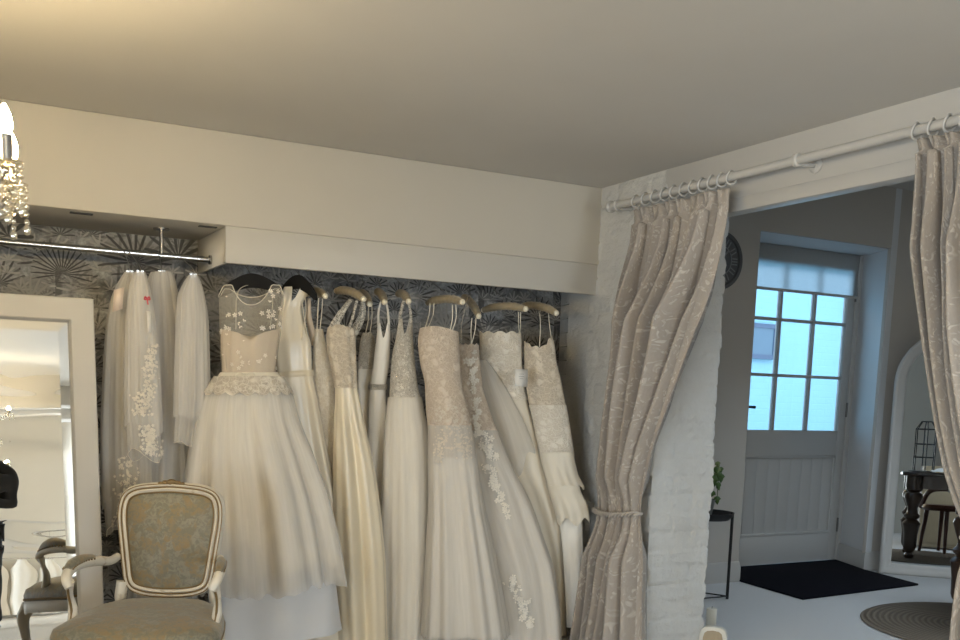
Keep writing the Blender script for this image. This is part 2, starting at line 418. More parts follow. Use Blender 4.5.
YB = 4.725
M = {}
M['ceiling'] = paint('ceiling_paint', c4(.60,.58,.55), .7, 40, .05)
M['wall'] = paint('cream_wall_paint', c4(.56,.525,.46), .65, 50, .06)
M['mframe'] = paint('mirror_frame_paint', c4(.47,.455,.43), .45, 30, .04)
M['pelmet'] = paint('pelmet_paint', c4(.53,.51,.47), .5, 40, .05)
M['white'] = paint('white_gloss_paint', c4(.52,.505,.48), .35, 30, .03)
M['grey_wall'] = paint('pale_grey_wall_paint', c4(.52,.485,.44), .7, 50, .06)
M['door'] = paint('door_paint', c4(.55,.54,.52), .4, 30, .04)
M['reveal'] = paint('reveal_paint', c4(.68,.69,.70), .5, 30, .04)
M['paper'] = m_wallpaper()
M['brick'] = m_brick_paint(); M['brickwall'] = m_brick_flat()
M['carpet'] = m_carpet('pale_grey_carpet', c4(.70,.70,.70)); M['carpet2'] = m_carpet('beige_carpet', c4(.52,.47,.39))
M['mat'] = plain('black_coir', c4(.006,.006,.010), .95, Specular_IOR_Level=.1)
M['rug'] = m_rug()
M['mirror1'] = m_mirror('wavy_mirror_glass', .00034); M['mirror2'] = m_mirror('arch_mirror_glass', .00004)
M['glass'] = m_glass(); M['crystal'] = m_crystal()
M['chrome'] = metal('chrome', c4(.72,.72,.72), .18); M['dchrome'] = metal('aged_chrome', c4(.38,.37,.36), .25)
M['black'] = plain('black_iron', c4(.012,.012,.013), .45); M['blackv'] = plain('black_velvet', c4(.006,.006,.007), .9)
M['bulb'] = m_emit('lit_candle_bulb', c4(1,.755,.385), 380)
M['candle'] = plain('cream_wax', c4(.72,.69,.60), .5)
M['satin'] = satin('ivory_satin', c4(.85,.78,.65), .25); M['satin2'] = satin('candlelight_satin', c4(.76,.675,.52), .25)
M['crepe'] = satin('white_crepe', c4(.84,.80,.73), .5)
M['lining'] = satin('champagne_lining', c4(.66,.56,.45), .5); M['soft_lining'] = satin('oyster_lining', c4(.75,.70,.63), .5); M['under'] = satin('white_lining', c4(.64,.655,.69), .5)
M['tulle'] = tulle('ivory_tulle', c4(.88,.845,.78), .60, .22); M['veil'] = tulle('veil_tulle', c4(.92,.90,.87), .46, .26)
M['tulle_soft'] = tulle('blush_tulle', c4(.85,.82,.77), .62, .2); M['illusion'] = tulle('illusion_net', c4(.75,.70,.60), .30, .1)
M['organza'] = satin('organza', c4(.72,.66,.55), .42)
M['lace_iv'] = lace('ivory_lace', c4(.86,.81,.72), c4(.66,.58,.47), 24)
M['lace_bl'] = lace('blush_lace', c4(.72,.63,.53), c4(.50,.39,.29), 20)
M['lace_gold'] = lace('champagne_lace', c4(.76,.68,.56), c4(.48,.39,.29), 22)
M['lace_bead'] = lace('beaded_lace', c4(.72,.68,.60), c4(.40,.34,.27), 26, None, .3, True)
M['lace_sheer'] = lace('sheer_lace', c4(.80,.76,.68), c4(.7,.66,.58), 20, .25)
M['lace_pep'] = lace('peplum_lace', c4(.80,.75,.66), c4(.40,.33,.25), 16)
M['applique2'] = plain('soft_lace_applique', c4(.72,.655,.56), .6)
M['applique'] = plain('lace_applique', c4(.80,.755,.67), .6); M['ivory'] = plain('ivory_ribbon', c4(.78,.73,.62), .4)
M['pad'] = satin('padded_satin', c4(.40,.33,.22), .4); M['padend'] = plain('ivory_end', c4(.80,.74,.60), .3)
M['curtain'] = m_damask('curtain_damask', c4(.40,.355,.31), c4(.53,.485,.435), c4(.33,.29,.255), 11)
M['rope'] = plain('tieback_cord', c4(.42,.38,.34), .5)
M['uphol'] = m_uphol(); M['antique'] = m_antique(); M['gilt'] = plain('dull_gilding', c4(.20,.13,.05), .45)
M['card'] = plain('paper_card', c4(.76,.74,.70), .6); M['pinkcard'] = plain('blush_card', c4(.76,.64,.55), .6); M['red'] = plain('red_ribbon', c4(.45,.03,.05), .4)
M['vent'] = plain('dark_vent', c4(.03,.03,.03), .6)
M['mahog'] = m_wood('dark_mahogany', c4(.028,.016,.010), c4(.07,.038,.022)); M['redwood'] = m_wood('red_mahogany', c4(.05,.016,.010), c4(.10,.035,.02))
M['beigewood'] = m_wood('pale_oak', c4(.34,.26,.16), c4(.42,.33,.21), .5)
M['leaf'] = plain('ivy_leaf', c4(.07,.13,.03), .5); M['leaf2'] = plain('ivy_leaf_pale', c4(.20,.24,.08), .5); M['pot'] = plain('grey_pot', c4(.22,.22,.2), .5)
M['clock'] = plain('slate_clock', c4(.10,.10,.10), .5); M['clock2'] = plain('pale_clock_mark', c4(.25,.25,.25), .5)
M['ext'] = m_brick_flat().copy(); M['extw'] = plain('outside_window', c4(.16,.25,.33), .3); M['extroof'] = plain('outside_roof', c4(.12,.17,.26), .5)
for nd in M['ext'].node_tree.nodes:
    if nd.type == 'BSDF_PRINCIPLED': nd.inputs['Base Color'].default_value = c4(.36,.66,.80)  # blue cast of the outdoor light put into the whitish wall's colour
for nd in M['ext'].node_tree.nodes:
    if nd.type == 'BUMP': nd.inputs['Strength'].default_value = .25
M['ext'].name = 'sky_tinted_block_wall'
M['ground'] = plain('outside_paving', c4(.35,.36,.36), .8)
M['jacket'] = plain('black_cloth', c4(.010,.010,.012), .8); M['trouser'] = plain('navy_trousers', c4(.016,.017,.024), .8)
M['skin'] = plain('skin', c4(.52,.31,.22), .5); M['hair'] = plain('brown_hair', c4(.05,.03,.02), .6); M['phone'] = plain('phone_black', c4(.02,.02,.02), .2)

# ------------------------------------------------------------------ room dimensions
XD = 2.889; CEIL = 2.255; YS = 4.2; JY = 3.679; PX1 = 3.255
SOF = 1.885; BOX = 1.737
XL, YN = -2.7, -4.6                 # left wall, wall behind the camera
FX, FY, FYN, FCEIL = 6.62, 5.02, .6, 2.75      # far room
DY = 5.45
def S_(name, mb, mat, **k): return struct(mb.build(name, mat, **k))
S_('floor', MB().box((XL-.1, YN-.1, -.1), (XD+.07, FY+.7, 0)), M['carpet2'])
S_('floor_hall', MB().box((XD+.07, FYN-.1, -.1), (FX+.1, FY+.6, 0)), M['carpet'])
S_('ceiling', MB().box((XL-.1, YN-.1, CEIL), (XD+.02, YB+.1, CEIL+.1)), M['ceiling'])
kx0, kx1, ky0, ky1 = 4.5, 5.9, 2.2, 3.6        # unseen roof light, added to brighten the hall floor
S_('ceiling_hall', MB().box((XD-.1, FYN-.1, FCEIL), (FX+.1, ky0, FCEIL+.1)).box((XD-.1, ky1, FCEIL), (FX+.1, FY+.6, FCEIL+.1)).box((XD-.1, ky0, FCEIL), (kx0, ky1, FCEIL+.1)).box((kx1, ky0, FCEIL), (FX+.1, ky1, FCEIL+.1)), M['ceiling'])
rl = MB()
for k in range(3): rl.box((lerp(kx0, kx1, k/2)-.02, ky0, FCEIL+.02), (lerp(kx0, kx1, k/2)+.02, ky1, FCEIL+.07))
rlo = S_('added_rooflight', rl, M['white'])
MB().box((kx0, ky0, FCEIL+.04), (kx1, ky1, FCEIL+.045)).build('window_pane', M['glass'], rlo)
# soffit over the alcove: upper box and the dropped pelmet
S_('wall_soffit', MB().box((XL, YS, SOF), (XD+.01, YB+.02, CEIL)), M['wall'], bevel=.006)
bx0 = pl(226, 240, 1, YS).x
S_('wall_pelmet', MB().box((bx0, YS+.008, BOX), (XD+.01, YS+.03, SOF+.001)).box((bx0, YS+.03, BOX), (bx0+.018, YB, SOF+.001)), M['pelmet'], bevel=.003)
S_('wall_back', MB().box((XL, YB, 0), (3.2, YB+.1, SOF+.02)), M['paper'])
S_('trim_1', MB().box((XL, YB-.014, 0), (2.99, YB, .10)), M['white'], bevel=.003)
# alcove side wall
S_('wall_alcove', MB().prism([(XD+.012, YS-.0), (3.016, YB+.02), (3.2, YB+.02), (3.2, YS)], 0, SOF+.1), M['brickwall'])
# left wall with an unseen window added for daylight, wall behind
wy0, wy1, wz0, wz1 = -3.4, .9, .06, 1.6
w = MB()
w.box((XL-.1, YN, 0), (XL, wy0, CEIL)).box((XL-.1, wy1, 0), (XL, YB+.1, CEIL)).box((XL-.1, wy0, 0), (XL, wy1, wz0)).box((XL-.1, wy0, wz1), (XL, wy1, CEIL))
S_('wall_left', w, M['wall'])
wf = MB()
for a in range(5):
    yy = lerp(wy0, wy1, a/4); wf.box((XL-.08, yy-.025, wz0), (XL-.03, yy+.025, wz1))
wf.box((XL-.0799, wy0, wz0), (XL-.0301, wy1, wz0+.05)).box((XL-.0799, wy0, wz1-.05), (XL-.0301, wy1, wz1))
wn = S_('unseen_window', wf, M['white'])
g_ = MB().box((XL-.058, wy0, wz0), (XL-.052, wy1, wz1)).build('window_pane', M['glass'], wn)
nx0, nx1, nz1 = 1.25, 2.75, 2.0                # unseen glazed door behind the camera, added to light the gowns frontally
S_('wall_near', MB().box((XL-.1, YN-.1, 0), (nx0, YN, CEIL)).box((nx1, YN-.1, 0), (XD+.1, YN, CEIL)).box((nx0, YN-.1, nz1), (nx1, YN, CEIL)), M['wall'])
nd_ = MB()
for k in range(3): nd_.box((lerp(nx0, nx1, k/2)-.035, YN-.07, 0), (lerp(nx0, nx1, k/2)+.035, YN-.03, nz1))
for z in (.0, .66, 1.3, 1.94): nd_.box((nx0, YN-.0699, z), (nx1, YN-.0301, z+.06))
ndo = S_('added_glazed_door', nd_, M['white'])
MB().box((nx0, YN-.052, 0), (nx1, YN-.047, nz1)).build('door_pane', M['glass'], ndo)
S_('trim_2', MB().box((XL, YN, 0), (nx0-.04, YN+.02, .14)).box((XL, YN, .95), (nx0-.04, YN+.02, 1.0)), M['white'], bevel=.004)
# dividing wall: part beyond the opening (behind the right curtain) and the beam
OY0 = 1.35
S_('wall_right', MB().box((XD, YN, 0), (XD+.14, OY0, FCEIL)), M['wall'])
zb = 2.006
S_('beam', MB().box((XD, OY0, zb), (XD+.065, JY+.02, FCEIL)).box((XD-.008, OY0, zb), (XD+.002, JY, zb+.055)), M['white'], bevel=.004)
S_('wall_partition', MB().box((PX1-.13, JY+.35, 0), (PX1-.01, FY+.05, FCEIL)).box((XD+.03, JY+.03, CEIL-.01), (PX1-.01, FY, FCEIL)), M['grey_wall'])

# painted brick pier
def brick_pier():
    rnd = random.Random(4); H = CEIL+.0
    path = [(XD, YS+.06), (XD, JY), (PX1, JY), (PX1, JY+.45)]
    nrm = [(-1, 0), (0, -1), (1, 0)]
    st = .0115; pts = []
    s0 = 0
    for k in range(3):
        a, b = Vector(path[k]), Vector(path[k+1]); L = (b-a).length; n = max(1, int(L/st))
        for i in range(n + (1 if k == 2 else 0)):
            nn = Vector(nrm[k])
            if i == 0 and k > 0: nn = (Vector(nrm[k-1]) + Vector(nrm[k]))
            pts.append((a.lerp(b, i/n), nn, s0 + L*i/n, i == 0 and k > 0, k))
        s0 += L
    nz = int(H/st); BR = .0865; BW = .255; off = {}
    def h(s, z, face, corner):
        row = int(z/BR); ph = (row % 2)*BW*.5
        # courses are measured from each face's own corner so bonds meet on the arris
        base = {0: YS+.06-JY, 1: YS+.06-JY, 2: YS+.06-JY+PX1-XD}[face]
        loc = (s-base+ph+10*BW)
        col = int(loc/BW)
        key = (face, row, col)
        if key not in off: off[key] = rnd.uniform(-.0045, .0055)
        if ('c', row, face) not in off: off[('c', row, face)] = rnd.uniform(-.003, .0035)
        dz = min(z-row*BR, (row+1)*BR-z); dx = min(loc-col*BW, (col+1)*BW-loc)
        m = min(dz, dx if not corner else 1)
        g = -.0068*(1-smooth01(m/.010))
        n = mnoise.noise(Vector((s*9, z*9, 3)))*.004 + mnoise.noise(Vector((s*34, z*34, 8)))*.0042
        return g + n + (off[key] if not corner else off[('c', row, face)])
    mb = MB(); w = len(pts)
    for j in range(nz+1):
        z = H*j/nz
        for p, nn, s, cor, face in pts:
            d = h(s, z, face, cor); q = p + nn*d
            mb.v.append(Vector((q.x, q.y, z)))
    for j in range(nz):
        for i in range(w-1): mb.f.append((j*w+i, j*w+i+1, (j+1)*w+i+1, (j+1)*w+i))
    o = mb.build('wall_pier', M['brick'], smooth=1.2, weld=False); return struct(o)
brick_pier()
S_('pier_core', MB().box((XD+.03, JY+.03, 0), (PX1-.03, YS+.3, CEIL-.002)), M['brick'])

# ------------------------------------------------------------------ far room
rx0, rx1 = 4.72, 5.965
dx0, dx1 = 4.90, 6.165
S_('wall_far', MB().box((PX1-.1, FY, 0), (rx0, FY+.55, FCEIL)).box((rx1, FY+.002, 0), (FX+.1, FY+.03, FCEIL)).box((rx0, FY, 2.335), (rx1, FY+.03, FCEIL)), M['grey_wall'])
hy0, hy1, hz0, hz1 = 1.3, 2.9, .95, 2.15  # unseen window, added to brighten the far room
S_('wall_hall_right', MB().box((FX, FYN, 0), (FX+.1, hy0, FCEIL)).box((FX, hy1, 0), (FX+.1, FY+.3, FCEIL)).box((FX, hy0, 0), (FX+.1, hy1, hz0)).box((FX, hy0, hz1), (FX+.1, hy1, FCEIL)), M['grey_wall'])
hw = MB()
for k in range(3): hw.box((FX+.03, lerp(hy0, hy1, k/2)-.025, hz0), (FX+.08, lerp(hy0, hy1, k/2)+.025, hz1))
hw.box((FX+.0301, hy0, hz0), (FX+.0799, hy1, hz0+.05)).box((FX+.0301, hy0, hz1-.05), (FX+.0799, hy1, hz1))
hwo = S_('added_hall_window', hw, M['white'])
MB().box((FX+.05, hy0, hz0), (FX+.055, hy1, hz1)).build('window_pane', M['glass'], hwo)
S_('wall_hall_near', MB().box((XD+.13, FYN-.1, 0), (FX+.1, FYN, FCEIL)), M['grey_wall'])
rv = MB()
rv.prism([(rx1+.0005, FY), (dx1+.004, DY+.02), (FX, DY+.02), (FX, FY+.02)], 0, FCEIL)
rv.box((rx0+.001, FY+.02, 2.335), (FX, DY+.06, FCEIL)).prism([(PX1, FY+.5), (rx0-.0, FY+.5), (dx0-.02, DY+.02), (PX1, DY+.02)], 0, FCEIL)
S_('door_reveal', rv, M['reveal'])
# door frame and door
fr = MB(); dt = 2.345
fr.box((dx1-.055, DY-.03, 0), (dx1+.006, DY+.05, dt+.045)).box((dx0-.02, DY-.03, 0), (dx0+.04, DY+.05, dt+.045)).box((dx0-.02, DY-.0301, dt), (dx1+.006, DY+.0501, 2.40))
S_('door_frame', fr, M['door'], bevel=.004)
L0, L1 = dx0+.042, dx1-.058
gx = [5.02, 5.36, 5.70, 6.032]; gz = [1.017, 1.418, 1.82, 2.21]
d = MB()
y0, y1 = DY-.018, DY+.026
d.box((L0, y0, .008), (5.02, y1, dt-.006)).box((6.032, y0, .008), (L1, y1, dt-.006))
d.box((5.02, y0+.0005, gz[3]), (6.032, y1-.0005, dt-.006)).box((5.02, y0+.0005, .825), (6.032, y1-.0005, gz[0]))
d.box((5.02, y0+.0005, .008), (6.032, y1-.0005, .225))
door = S_('door_1', d, M['door'], bevel=.004)
pn = MB()
for k in range(9):
    a, b = lerp(5.02, 6.032, k/9), lerp(5.02, 6.032, (k+1)/9)
    pn.box((a+.0006, y0+.016, .2), (b-.0006, y1-.006, .84))
pn.build('door_panel', M['door'], door, bevel=.002)
mo = MB()
for (a, b) in (((5.02, y0+.002, .225), (5.035, y0+.016, .825)), ((6.017, y0+.002, .225), (6.032, y0+.016, .825)), ((5.02, y0-.004, .225), (6.032, y0+.016, .245)), ((5.02, y0+.002, .81), (6.032, y0+.016, .825))):
    mo.box(a, b)
mo.build('panel_moulding', M['door'], door, bevel=.002)
gb = MB()
for x in gx[1:3]: gb.box((x-.011, y0+.002, gz[0]), (x+.011, y1-.004, gz[3]))
for z in gz[1:3]: gb.box((gx[0], y0+.003, z-.011), (gx[3], y1-.005, z+.011))
gb.build('glazing_bars', M['door'], door, bevel=.003)
pg = MB()
pg.box((gx[0]-.003, DY+.004, gz[0]-.003), (gx[3]+.003, DY+.008, gz[3]+.003))
pg.build('door_pane', M['glass'], door)
hm = MB(); hm.lathe([(.022, 0), (.022, .006), (.012, .008), (.012, .05)], (5.0, y0, 1.182), 16, (0, -1, 0)); hm.tube([(5.0, y0-.045, 1.182), (5.06, y0-.047, 1.184), (5.125, y0-.044, 1.182)], [.009, .009, .011], 10)
hm.build('door_handle', M['black'], door)
for z in (1.178, .285, 2.05):
    MB().box((dx1-.066, y0-.010, z-.055), (dx1-.05, y0+.004, z+.055)).build('door_hinge', M['dchrome'], door, bevel=.002)
# roller blind
bl = thing('roller_blind', 'pale sheer roller blind pulled part way down over the door glazing', 'blind', (5.6, DY-.05, 2.03))
bxa, bxb = 5.0, 6.09
MB().grid(lambda u, v: (lerp(bxa, bxb, u), DY-.045+.002*sin(u*9), lerp(2.335, 2.035, v)), 12, 6).build('blind_fabric', m_blind(), bl)
MB().tube([(bxa, DY-.045, 2.025), (bxb, DY-.045, 2.025)], .011, 10).build('bottom_bar', M['door'], bl)
MB().box((bxa-.03, DY-.055, 2.335), (bxb+.03, DY-.031, 2.365)).build('head_rail', M['door'], bl, bevel=.004)
# skirtings
def skirt(pts, name):
    m = MB(); prof = [(0, 0), (.016, 0), (.016, .10), (.011, .112), (.011, .118), (.006, .135), (0, .14)]
    P = [Vector((x, y, 0)) for x, y in pts]; rings = []
    for i, p in enumerate(P):
        d0 = (P[i]-P[i-1]).normalized() if i > 0 else (P[1]-P[0]).normalized()
        d1 = (P[i+1]-P[i]).normalized() if i+1 < len(P) else d0
        n0 = Vector((d0.y, -d0.x, 0)); n1 = Vector((d1.y, -d1.x, 0)); n = (n0+n1); n = n/ max(.3, n.dot(n0)) 
        rings.append([p + n*a + Vector((0,0,b)) for a, b in prof])
    k = len(prof); b = len(m.v)
    for r in rings: m.v += r
    for i in range(len(P)-1):
        for j in range(k-1): m.f.append((i*k+j, i*k+j+1, (i+1)*k+j+1, (i+1)*k+j))
    for e in (0, len(P)-1): m.f.append(tuple(e*k+j for j in range(k)))
    return S_(name, m, M['white'], smooth=.4)
skirt([(PX1-.02, FY), (rx0, FY), (dx0-.02, DY-.03)], 'baseboard_far')
skirt([(dx1-.03, DY-.03), (rx1, FY), (FX, FY)], 'baseboard_door')
skirt([(FX, FY), (FX, FYN)], 'baseboard_right')
# door mat
tag(MB().prism([(4.68, 4.385), (5.855, 4.46), (5.945, 4.995), (6.09, 5.40), (4.93, 5.41), (4.72, 4.99)], .001, .014).build('door_mat', M['mat'], loc=(5.3, 4.9, 0), bevel=.003),
    'black rectangular doormat on the pale carpet at the foot of the glazed door', 'doormat')
# courtyard outside
S_('outside_ground', MB().box((3.2, DY+.3, -.1), (12, 12, -.02)), M['ground'])
S_('outside_wall', MB().box((1, 8.6, -.1), (14, 8.9, 3.02)), M['ext'])
S_('outside_roof', MB().box((1, 8.45, 3.02), (14, 9.1, 3.1)), M['extroof'])
ow = MB(); p0 = pl(750, 354, 1, 8.6); p1 = pl(771, 329, 1, 8.6)
ow.box((p0.x-.3, 8.55, p0.z), (p1.x, 8.61, p1.z)); S_('window_2', ow, M['extw'])
of = MB(); of.box((p0.x-.3, 8.54, p0.z-.05), (p1.x+.05, 8.6, p0.z)).box((p0.x-.3, 8.54, p1.z), (p1.x+.05, 8.6, p1.z+.05)).box((p1.x, 8.54, p0.z), (p1.x+.05, 8.6, p1.z)); S_('window_frame_outside', of, M['extroof'])

# arched mirror leaning in the far corner
A0 = Vector((5.985, 4.905, 0)); AD = Vector((.7, -.707, 0)).normalized(); AN = Vector((-.707, -.70, 0)).normalized()
AW, AH0 = .78, 1.39
def am(u, z, o):     # along, up, out (leaning back 1.2 degrees)
    t = math.radians(1.75); return A0 + AD*u + Vector((0,0,1))*(z*cos(t) + o*sin(t)) + AN*(o*cos(t) - z*sin(t) + .0)
def arch_path(ins, z0):
    r = AW/2-ins; out = [(ins, z0)]
    for i in range(7): out.append((ins, lerp(z0, AH0, (i+1)/7)))
    for k in range(1, 33): a = PI - PI*k/32; out.append((AW/2 + r*cos(a), AH0 + r*sin(a)))
    for i in range(7): out.append((AW-ins, lerp(AH0, z0, (i+1)/7)))
    return out
amir = thing('arched_mirror', 'tall white framed arched floor mirror standing in the corner beside the glazed door', 'mirror', tuple(A0+AD*.39))
def arch_frame():
    m = MB(); prof = [(0, -.02), (0, .012), (.012, .022), (.03, .022), (.04, .014), (.055, .016), (.075, .006), (.08, -.004), (.08, -.02)]
    loops = []
    for ins, o in prof:
        path = arch_path(ins, ins)
        loops.append([am(u, z, o) for u, z in path])
    n = len(loops[0]); 
    for l in loops: m.v += l
    for j in range(len(prof)):
        j2 = (j+1) % len(prof)
        for i in range(n): m.f.append((j*n+i, j*n+(i+1) % n, j2*n+(i+1) % n, j2*n+i))
    return m
arch_frame().build('mirror_frame', M['white'], amir, smooth=.9)
gm = MB(); pp = arch_path(.078, .078); gm.add([am(u, z, -.004) for u, z in pp], [tuple(range(len(pp)))]); gm.add([am(u, z, -.016) for u, z in pp], [tuple(range(len(pp)-1, -1, -1))])
gm.build('mirror_glass', M['mirror2'], amir)

# round jute rug, table, lantern and the rest seen in the arched mirror
RC = Vector((5.10, 3.41, 0))
tag(MB().lathe([(.66, 0), (.675, .006), (.66, .014), (.3, .015), (0, .015)], RC, 64).build('round_rug', M['rug'], loc=RC), 'round braided brown jute rug on the pale grey carpet', 'rug')
tb = thing('dining_table', 'dark mahogany table with turned legs reflected in the arched mirror', 'table', (5.8, 3.35, 0))
tu = Vector((.76, -.65, 0)).normalized(); tv = Vector((-.65, -.76, 0)).normalized()
tc = Vector((5.325, 3.765, 0)) + tu*.62 + tv*.0
tcen = Vector((5.325, 3.765, 0)) + tu*.56 + tv*.30
m = MB(); m.obox(tcen+Vector((0,0,.735)), tu, tv, (0,0,1), .66, .40, .018); m.build('tabletop', M['mahog'], tb, bevel=.008)
m = MB(); 
for s in (-1, 1): m.obox(tcen+tv*(.31*s)+Vector((0,0,.665)), tu, tv, (0,0,1), .56, .012, .052); m.obox(tcen+tu*(.56*s)+Vector((0,0,.665)), tu, tv, (0,0,1), .012, .31, .052)
m.build('apron', M['mahog'], tb)
legp = [(.022, 0), (.03, .015), (.03, .03), (.02, .05), (.034, .075), (.04, .1), (.043, .2), (.05, .27), (.056, .30), (.045, .32), (.03, .335), (.046, .35), (.05, .37), (.034, .39), (.03, .42), (.044, .47), (.058, .53), (.05, .56), (.035, .57), (.052, .585), (.052, .60), (.052, .72)]
for a in (-1, 1):
    for b in (-1, 1): MB().lathe([(r*1.3, z+.017) for r, z in legp], tcen+tu*(.56*a)+tv*(.30*b), 20).build('leg', M['mahog'], tb)
def lantern(c):
    L = thing('wire_lantern', 'hexagonal black wire lantern on the dark table in the arched mirror', 'lantern', tuple(c))
    m = MB(); h = [(.088, 0), (.088, .36), (.045, .43)]
    def ring(r, z): return [c+Vector((r*cos(PI*k/3), r*sin(PI*k/3), z)) for k in range(6)]
    for z, r in ((.005, .088), (.12, .088), (.24, .088), (.36, .088), (.43, .045)): m.tube(ring(r, z), .005, 6, closed=True)
    for k in range(6):
        q = [c+Vector((r*cos(PI*k/3), r*sin(PI*k/3), z)) for r, z in h]; m.tube(q, .0055, 6)
    m.build('wire_frame', M['black'], L)
    MB().lathe([(.084, .002), (.084, .008)], c, 6).build('base', M['black'], L)
lantern(Vector((5.355, 3.70, .754)) + tv*.13)
tag(MB().lathe([(.0, 0), (.045, 0), (.075, .010), (.074, .013), (.045, .005), (0, .004)], Vector((5.345, 3.772, .7535)), 28).build('white_plate', M['white'], loc=(5.33, 3.76, .7535)), 'white plate near the table edge in the arched mirror', 'plate')
cl = MB()
pc = Vector((5.52, 3.66, .765))
cl.grid(lambda u, v: pc+tu*((u-.5)*.2)+tv*((v-.5)*.14)+Vector((0,0,.022*mnoise.noise(Vector((u*4, v*4, 1)))+.02*sin(PI*u)*sin(PI*v))), 14, 10)
tag(cl.build('folded_napkin', M['card'], loc=tuple(pc), solid=.003), 'crumpled white cloth beside the wire lantern on the table', 'cloth')
ct = thing('oak_cabinet', 'pale oak cabinet behind the dark table in the arched mirror', 'cabinet', (5.15, 2.25, 0))
cc = Vector((4.58, 2.05, 0)); m = MB(); m.obox(cc+Vector((0,0,.42)), tu, tv, (0,0,1), .42, .21, .40); m.build('body', M['beigewood'], ct, bevel=.005)
for s in (-1, 1):
    dd = MB(); dd.obox(cc-tv*.215+tu*(.2*s)+Vector((0,0,.42)), tu, tv, (0,0,1), .185, .008, .36); dr = dd.build('door', M['beigewood'], ct, bevel=.004)
    MB().ball(cc-tv*.235+tu*(.05*s)+Vector((0,0,.5)), .014, 10).build('knob', M['gilt'], dr)
st = thing('curved_chair', 'low red mahogany chair with a curved back under the dark table', 'chair', (5.65, 3.3, 0))
sc_ = tcen + tv*.70 - tu*.25
m = MB(); m.lathe([(.19, .40), (.2, .42), (.19, .45), (0, .455)], sc_, 24); m.build('seat', M['redwood'], st)
m = MB(); m.tube(catmull([sc_+tv*.05+tu*.2+Vector((0,0,.42)), sc_-tv*.16+tu*.15+Vector((0,0,.58)), sc_-tv*.22+Vector((0,0,.61)), sc_-tv*.16-tu*.15+Vector((0,0,.58)), sc_+tv*.05-tu*.2+Vector((0,0,.42))], 8), .022, 10); m.build('backrest', M['redwood'], st)
for k in range(4):
    a = PI/4+k*PI/2; MB().tube([sc_+Vector((.15*cos(a), .15*sin(a), .41)), sc_+Vector((.19*cos(a), .19*sin(a), .017))], [.022, .014], 10).build('leg', M['redwood'], st)

# plant stand with trailing ivy
ps = Vector((4.105, 4.66, 0))
stand = thing('plant_stand', 'thin black metal plant stand behind the white brick pier', 'plant stand', tuple(ps))
top = .50
MB().lathe([(.0, top), (.13, top), (.155, top+.025), (.16, top+.045), (.154, top+.045), (.125, top+.008), (0, top+.006)], ps, 32).build('tray', M['black'], stand)
la = Vector((4.237, 4.584, 0)) - ps; r0 = la.length; a0 = math.atan2(la.y, la.x)
fp = [ps + Vector((r0*cos(a0+k*2*PI/3), r0*sin(a0+k*2*PI/3), 0)) for k in range(3)]
for p in fp: MB().obox(p+Vector((0,0,(top+.045)/2)), (1,0,0), (0,1,0), (0,0,1), .0065, .0065, (top+.045)/2).build('leg', M['black'], stand)
m = MB()
for k in range(3): m.tube([fp[k]+Vector((0,0,.018)), fp[(k+1) % 3]+Vector((0,0,.018))], .005, 6)
m.build('stretcher', M['black'], stand)
ivy = thing('trailing_ivy', 'trailing green ivy in a pot on the black plant stand', 'plant', (ps.x-.03, ps.y, top+.007))
pc = Vector((ps.x-.05, ps.y, top+.0105))
MB().lathe([(.055, 0), (.06, .01), (.078, .11), (.082, .115), (.075, .115), (.07, .1), (0, .1)], pc, 24).build('pot', M['pot'], ivy)
def leafmesh(mb, c, nrm, up, s):
    nrm = nrm.normalized(); up = (up-nrm*up.dot(nrm)).normalized(); r = up.cross(nrm)
    sh = [(0,-.5), (.28,-.42), (.5,-.1), (.3,.05), (.22,.3), (0,.62), (-.22,.3), (-.3,.05), (-.5,-.1), (-.28,-.42)]
    vs = [c + (r*x + up*y)*s + nrm*(.12*s*abs(x)) for x, y in sh]
    b = mb.add([c + nrm*(-.02*s)]+vs, [(0, i+1, (i+1) % 10+1) for i in range(10)])
rv_ = random.Random(9)
for k, (u1, v1) in enumerate(((717, 470), (718.5, 487), (717, 500), (714, 478), (712, 494), (721, 478))):
    tgt = pl(u1, v1, 1, ps.y-.06)
    s0 = pc+Vector((0,0,.11))
    mid = (s0+tgt)/2+Vector((.02, -.03, .12))
    stem = catmull([s0, mid, tgt], 6)
    vine = MB().tube(stem, .002, 5).build('vine', M['leaf'], ivy)
    for q in range(3):
        p = stem[len(stem)-1-q*4]; lm = MB(); leafmesh(lm, p, Vector((rv_.uniform(-.7,.2), -1, rv_.uniform(-.2,.5))), Vector((rv_.uniform(-.5,.5), 0, -1)),   .046*rv_.uniform(.8, 1.15))
        lm.build('leaf', M['leaf2'] if k == 0 else M['leaf'], vine, solid=.0012)

# wall clock
cp = Vector((4.385, FY-.012, 2.115)); cr = .185
ck = thing('wall_clock', 'dark slate round wall clock half hidden by the left curtain', 'clock', tuple(cp))
MB().lathe([(cr-.03, 0), (cr-.006, .0), (cr, .008), (cr-.004, .018), (cr-.026, .018), (cr-.03, .008)], cp+Vector((0,.012,0)), 56, (0,-1,0)).build('outer_ring', M['clock'], ck)
MB().lathe([(0, 0), (cr-.028, 0), (cr-.028, .006), (0, .006)], cp+Vector((0,.012,0)), 48, (0,-1,0)).build('clock_face', M['clock'], ck)
mk = MB()
for k in range(12):
    a = k*PI/6; u = Vector((sin(a), 0, cos(a))); w_ = Vector((cos(a), 0, -sin(a)))
    for o in ((-.012, .012) if k % 3 else (-.018, 0, .018)):
        mk.obox(cp+u*(.122)+w_*o+Vector((0,.004,0)), w_, (0,1,0), u, .0035, .002, .022)
mk.tube([cp+Vector((.093*sin(a*PI/24), .002, .093*cos(a*PI/24))) for a in range(48)], .004, 6, closed=True)
mk.build('numerals', M['clock2'], ck)
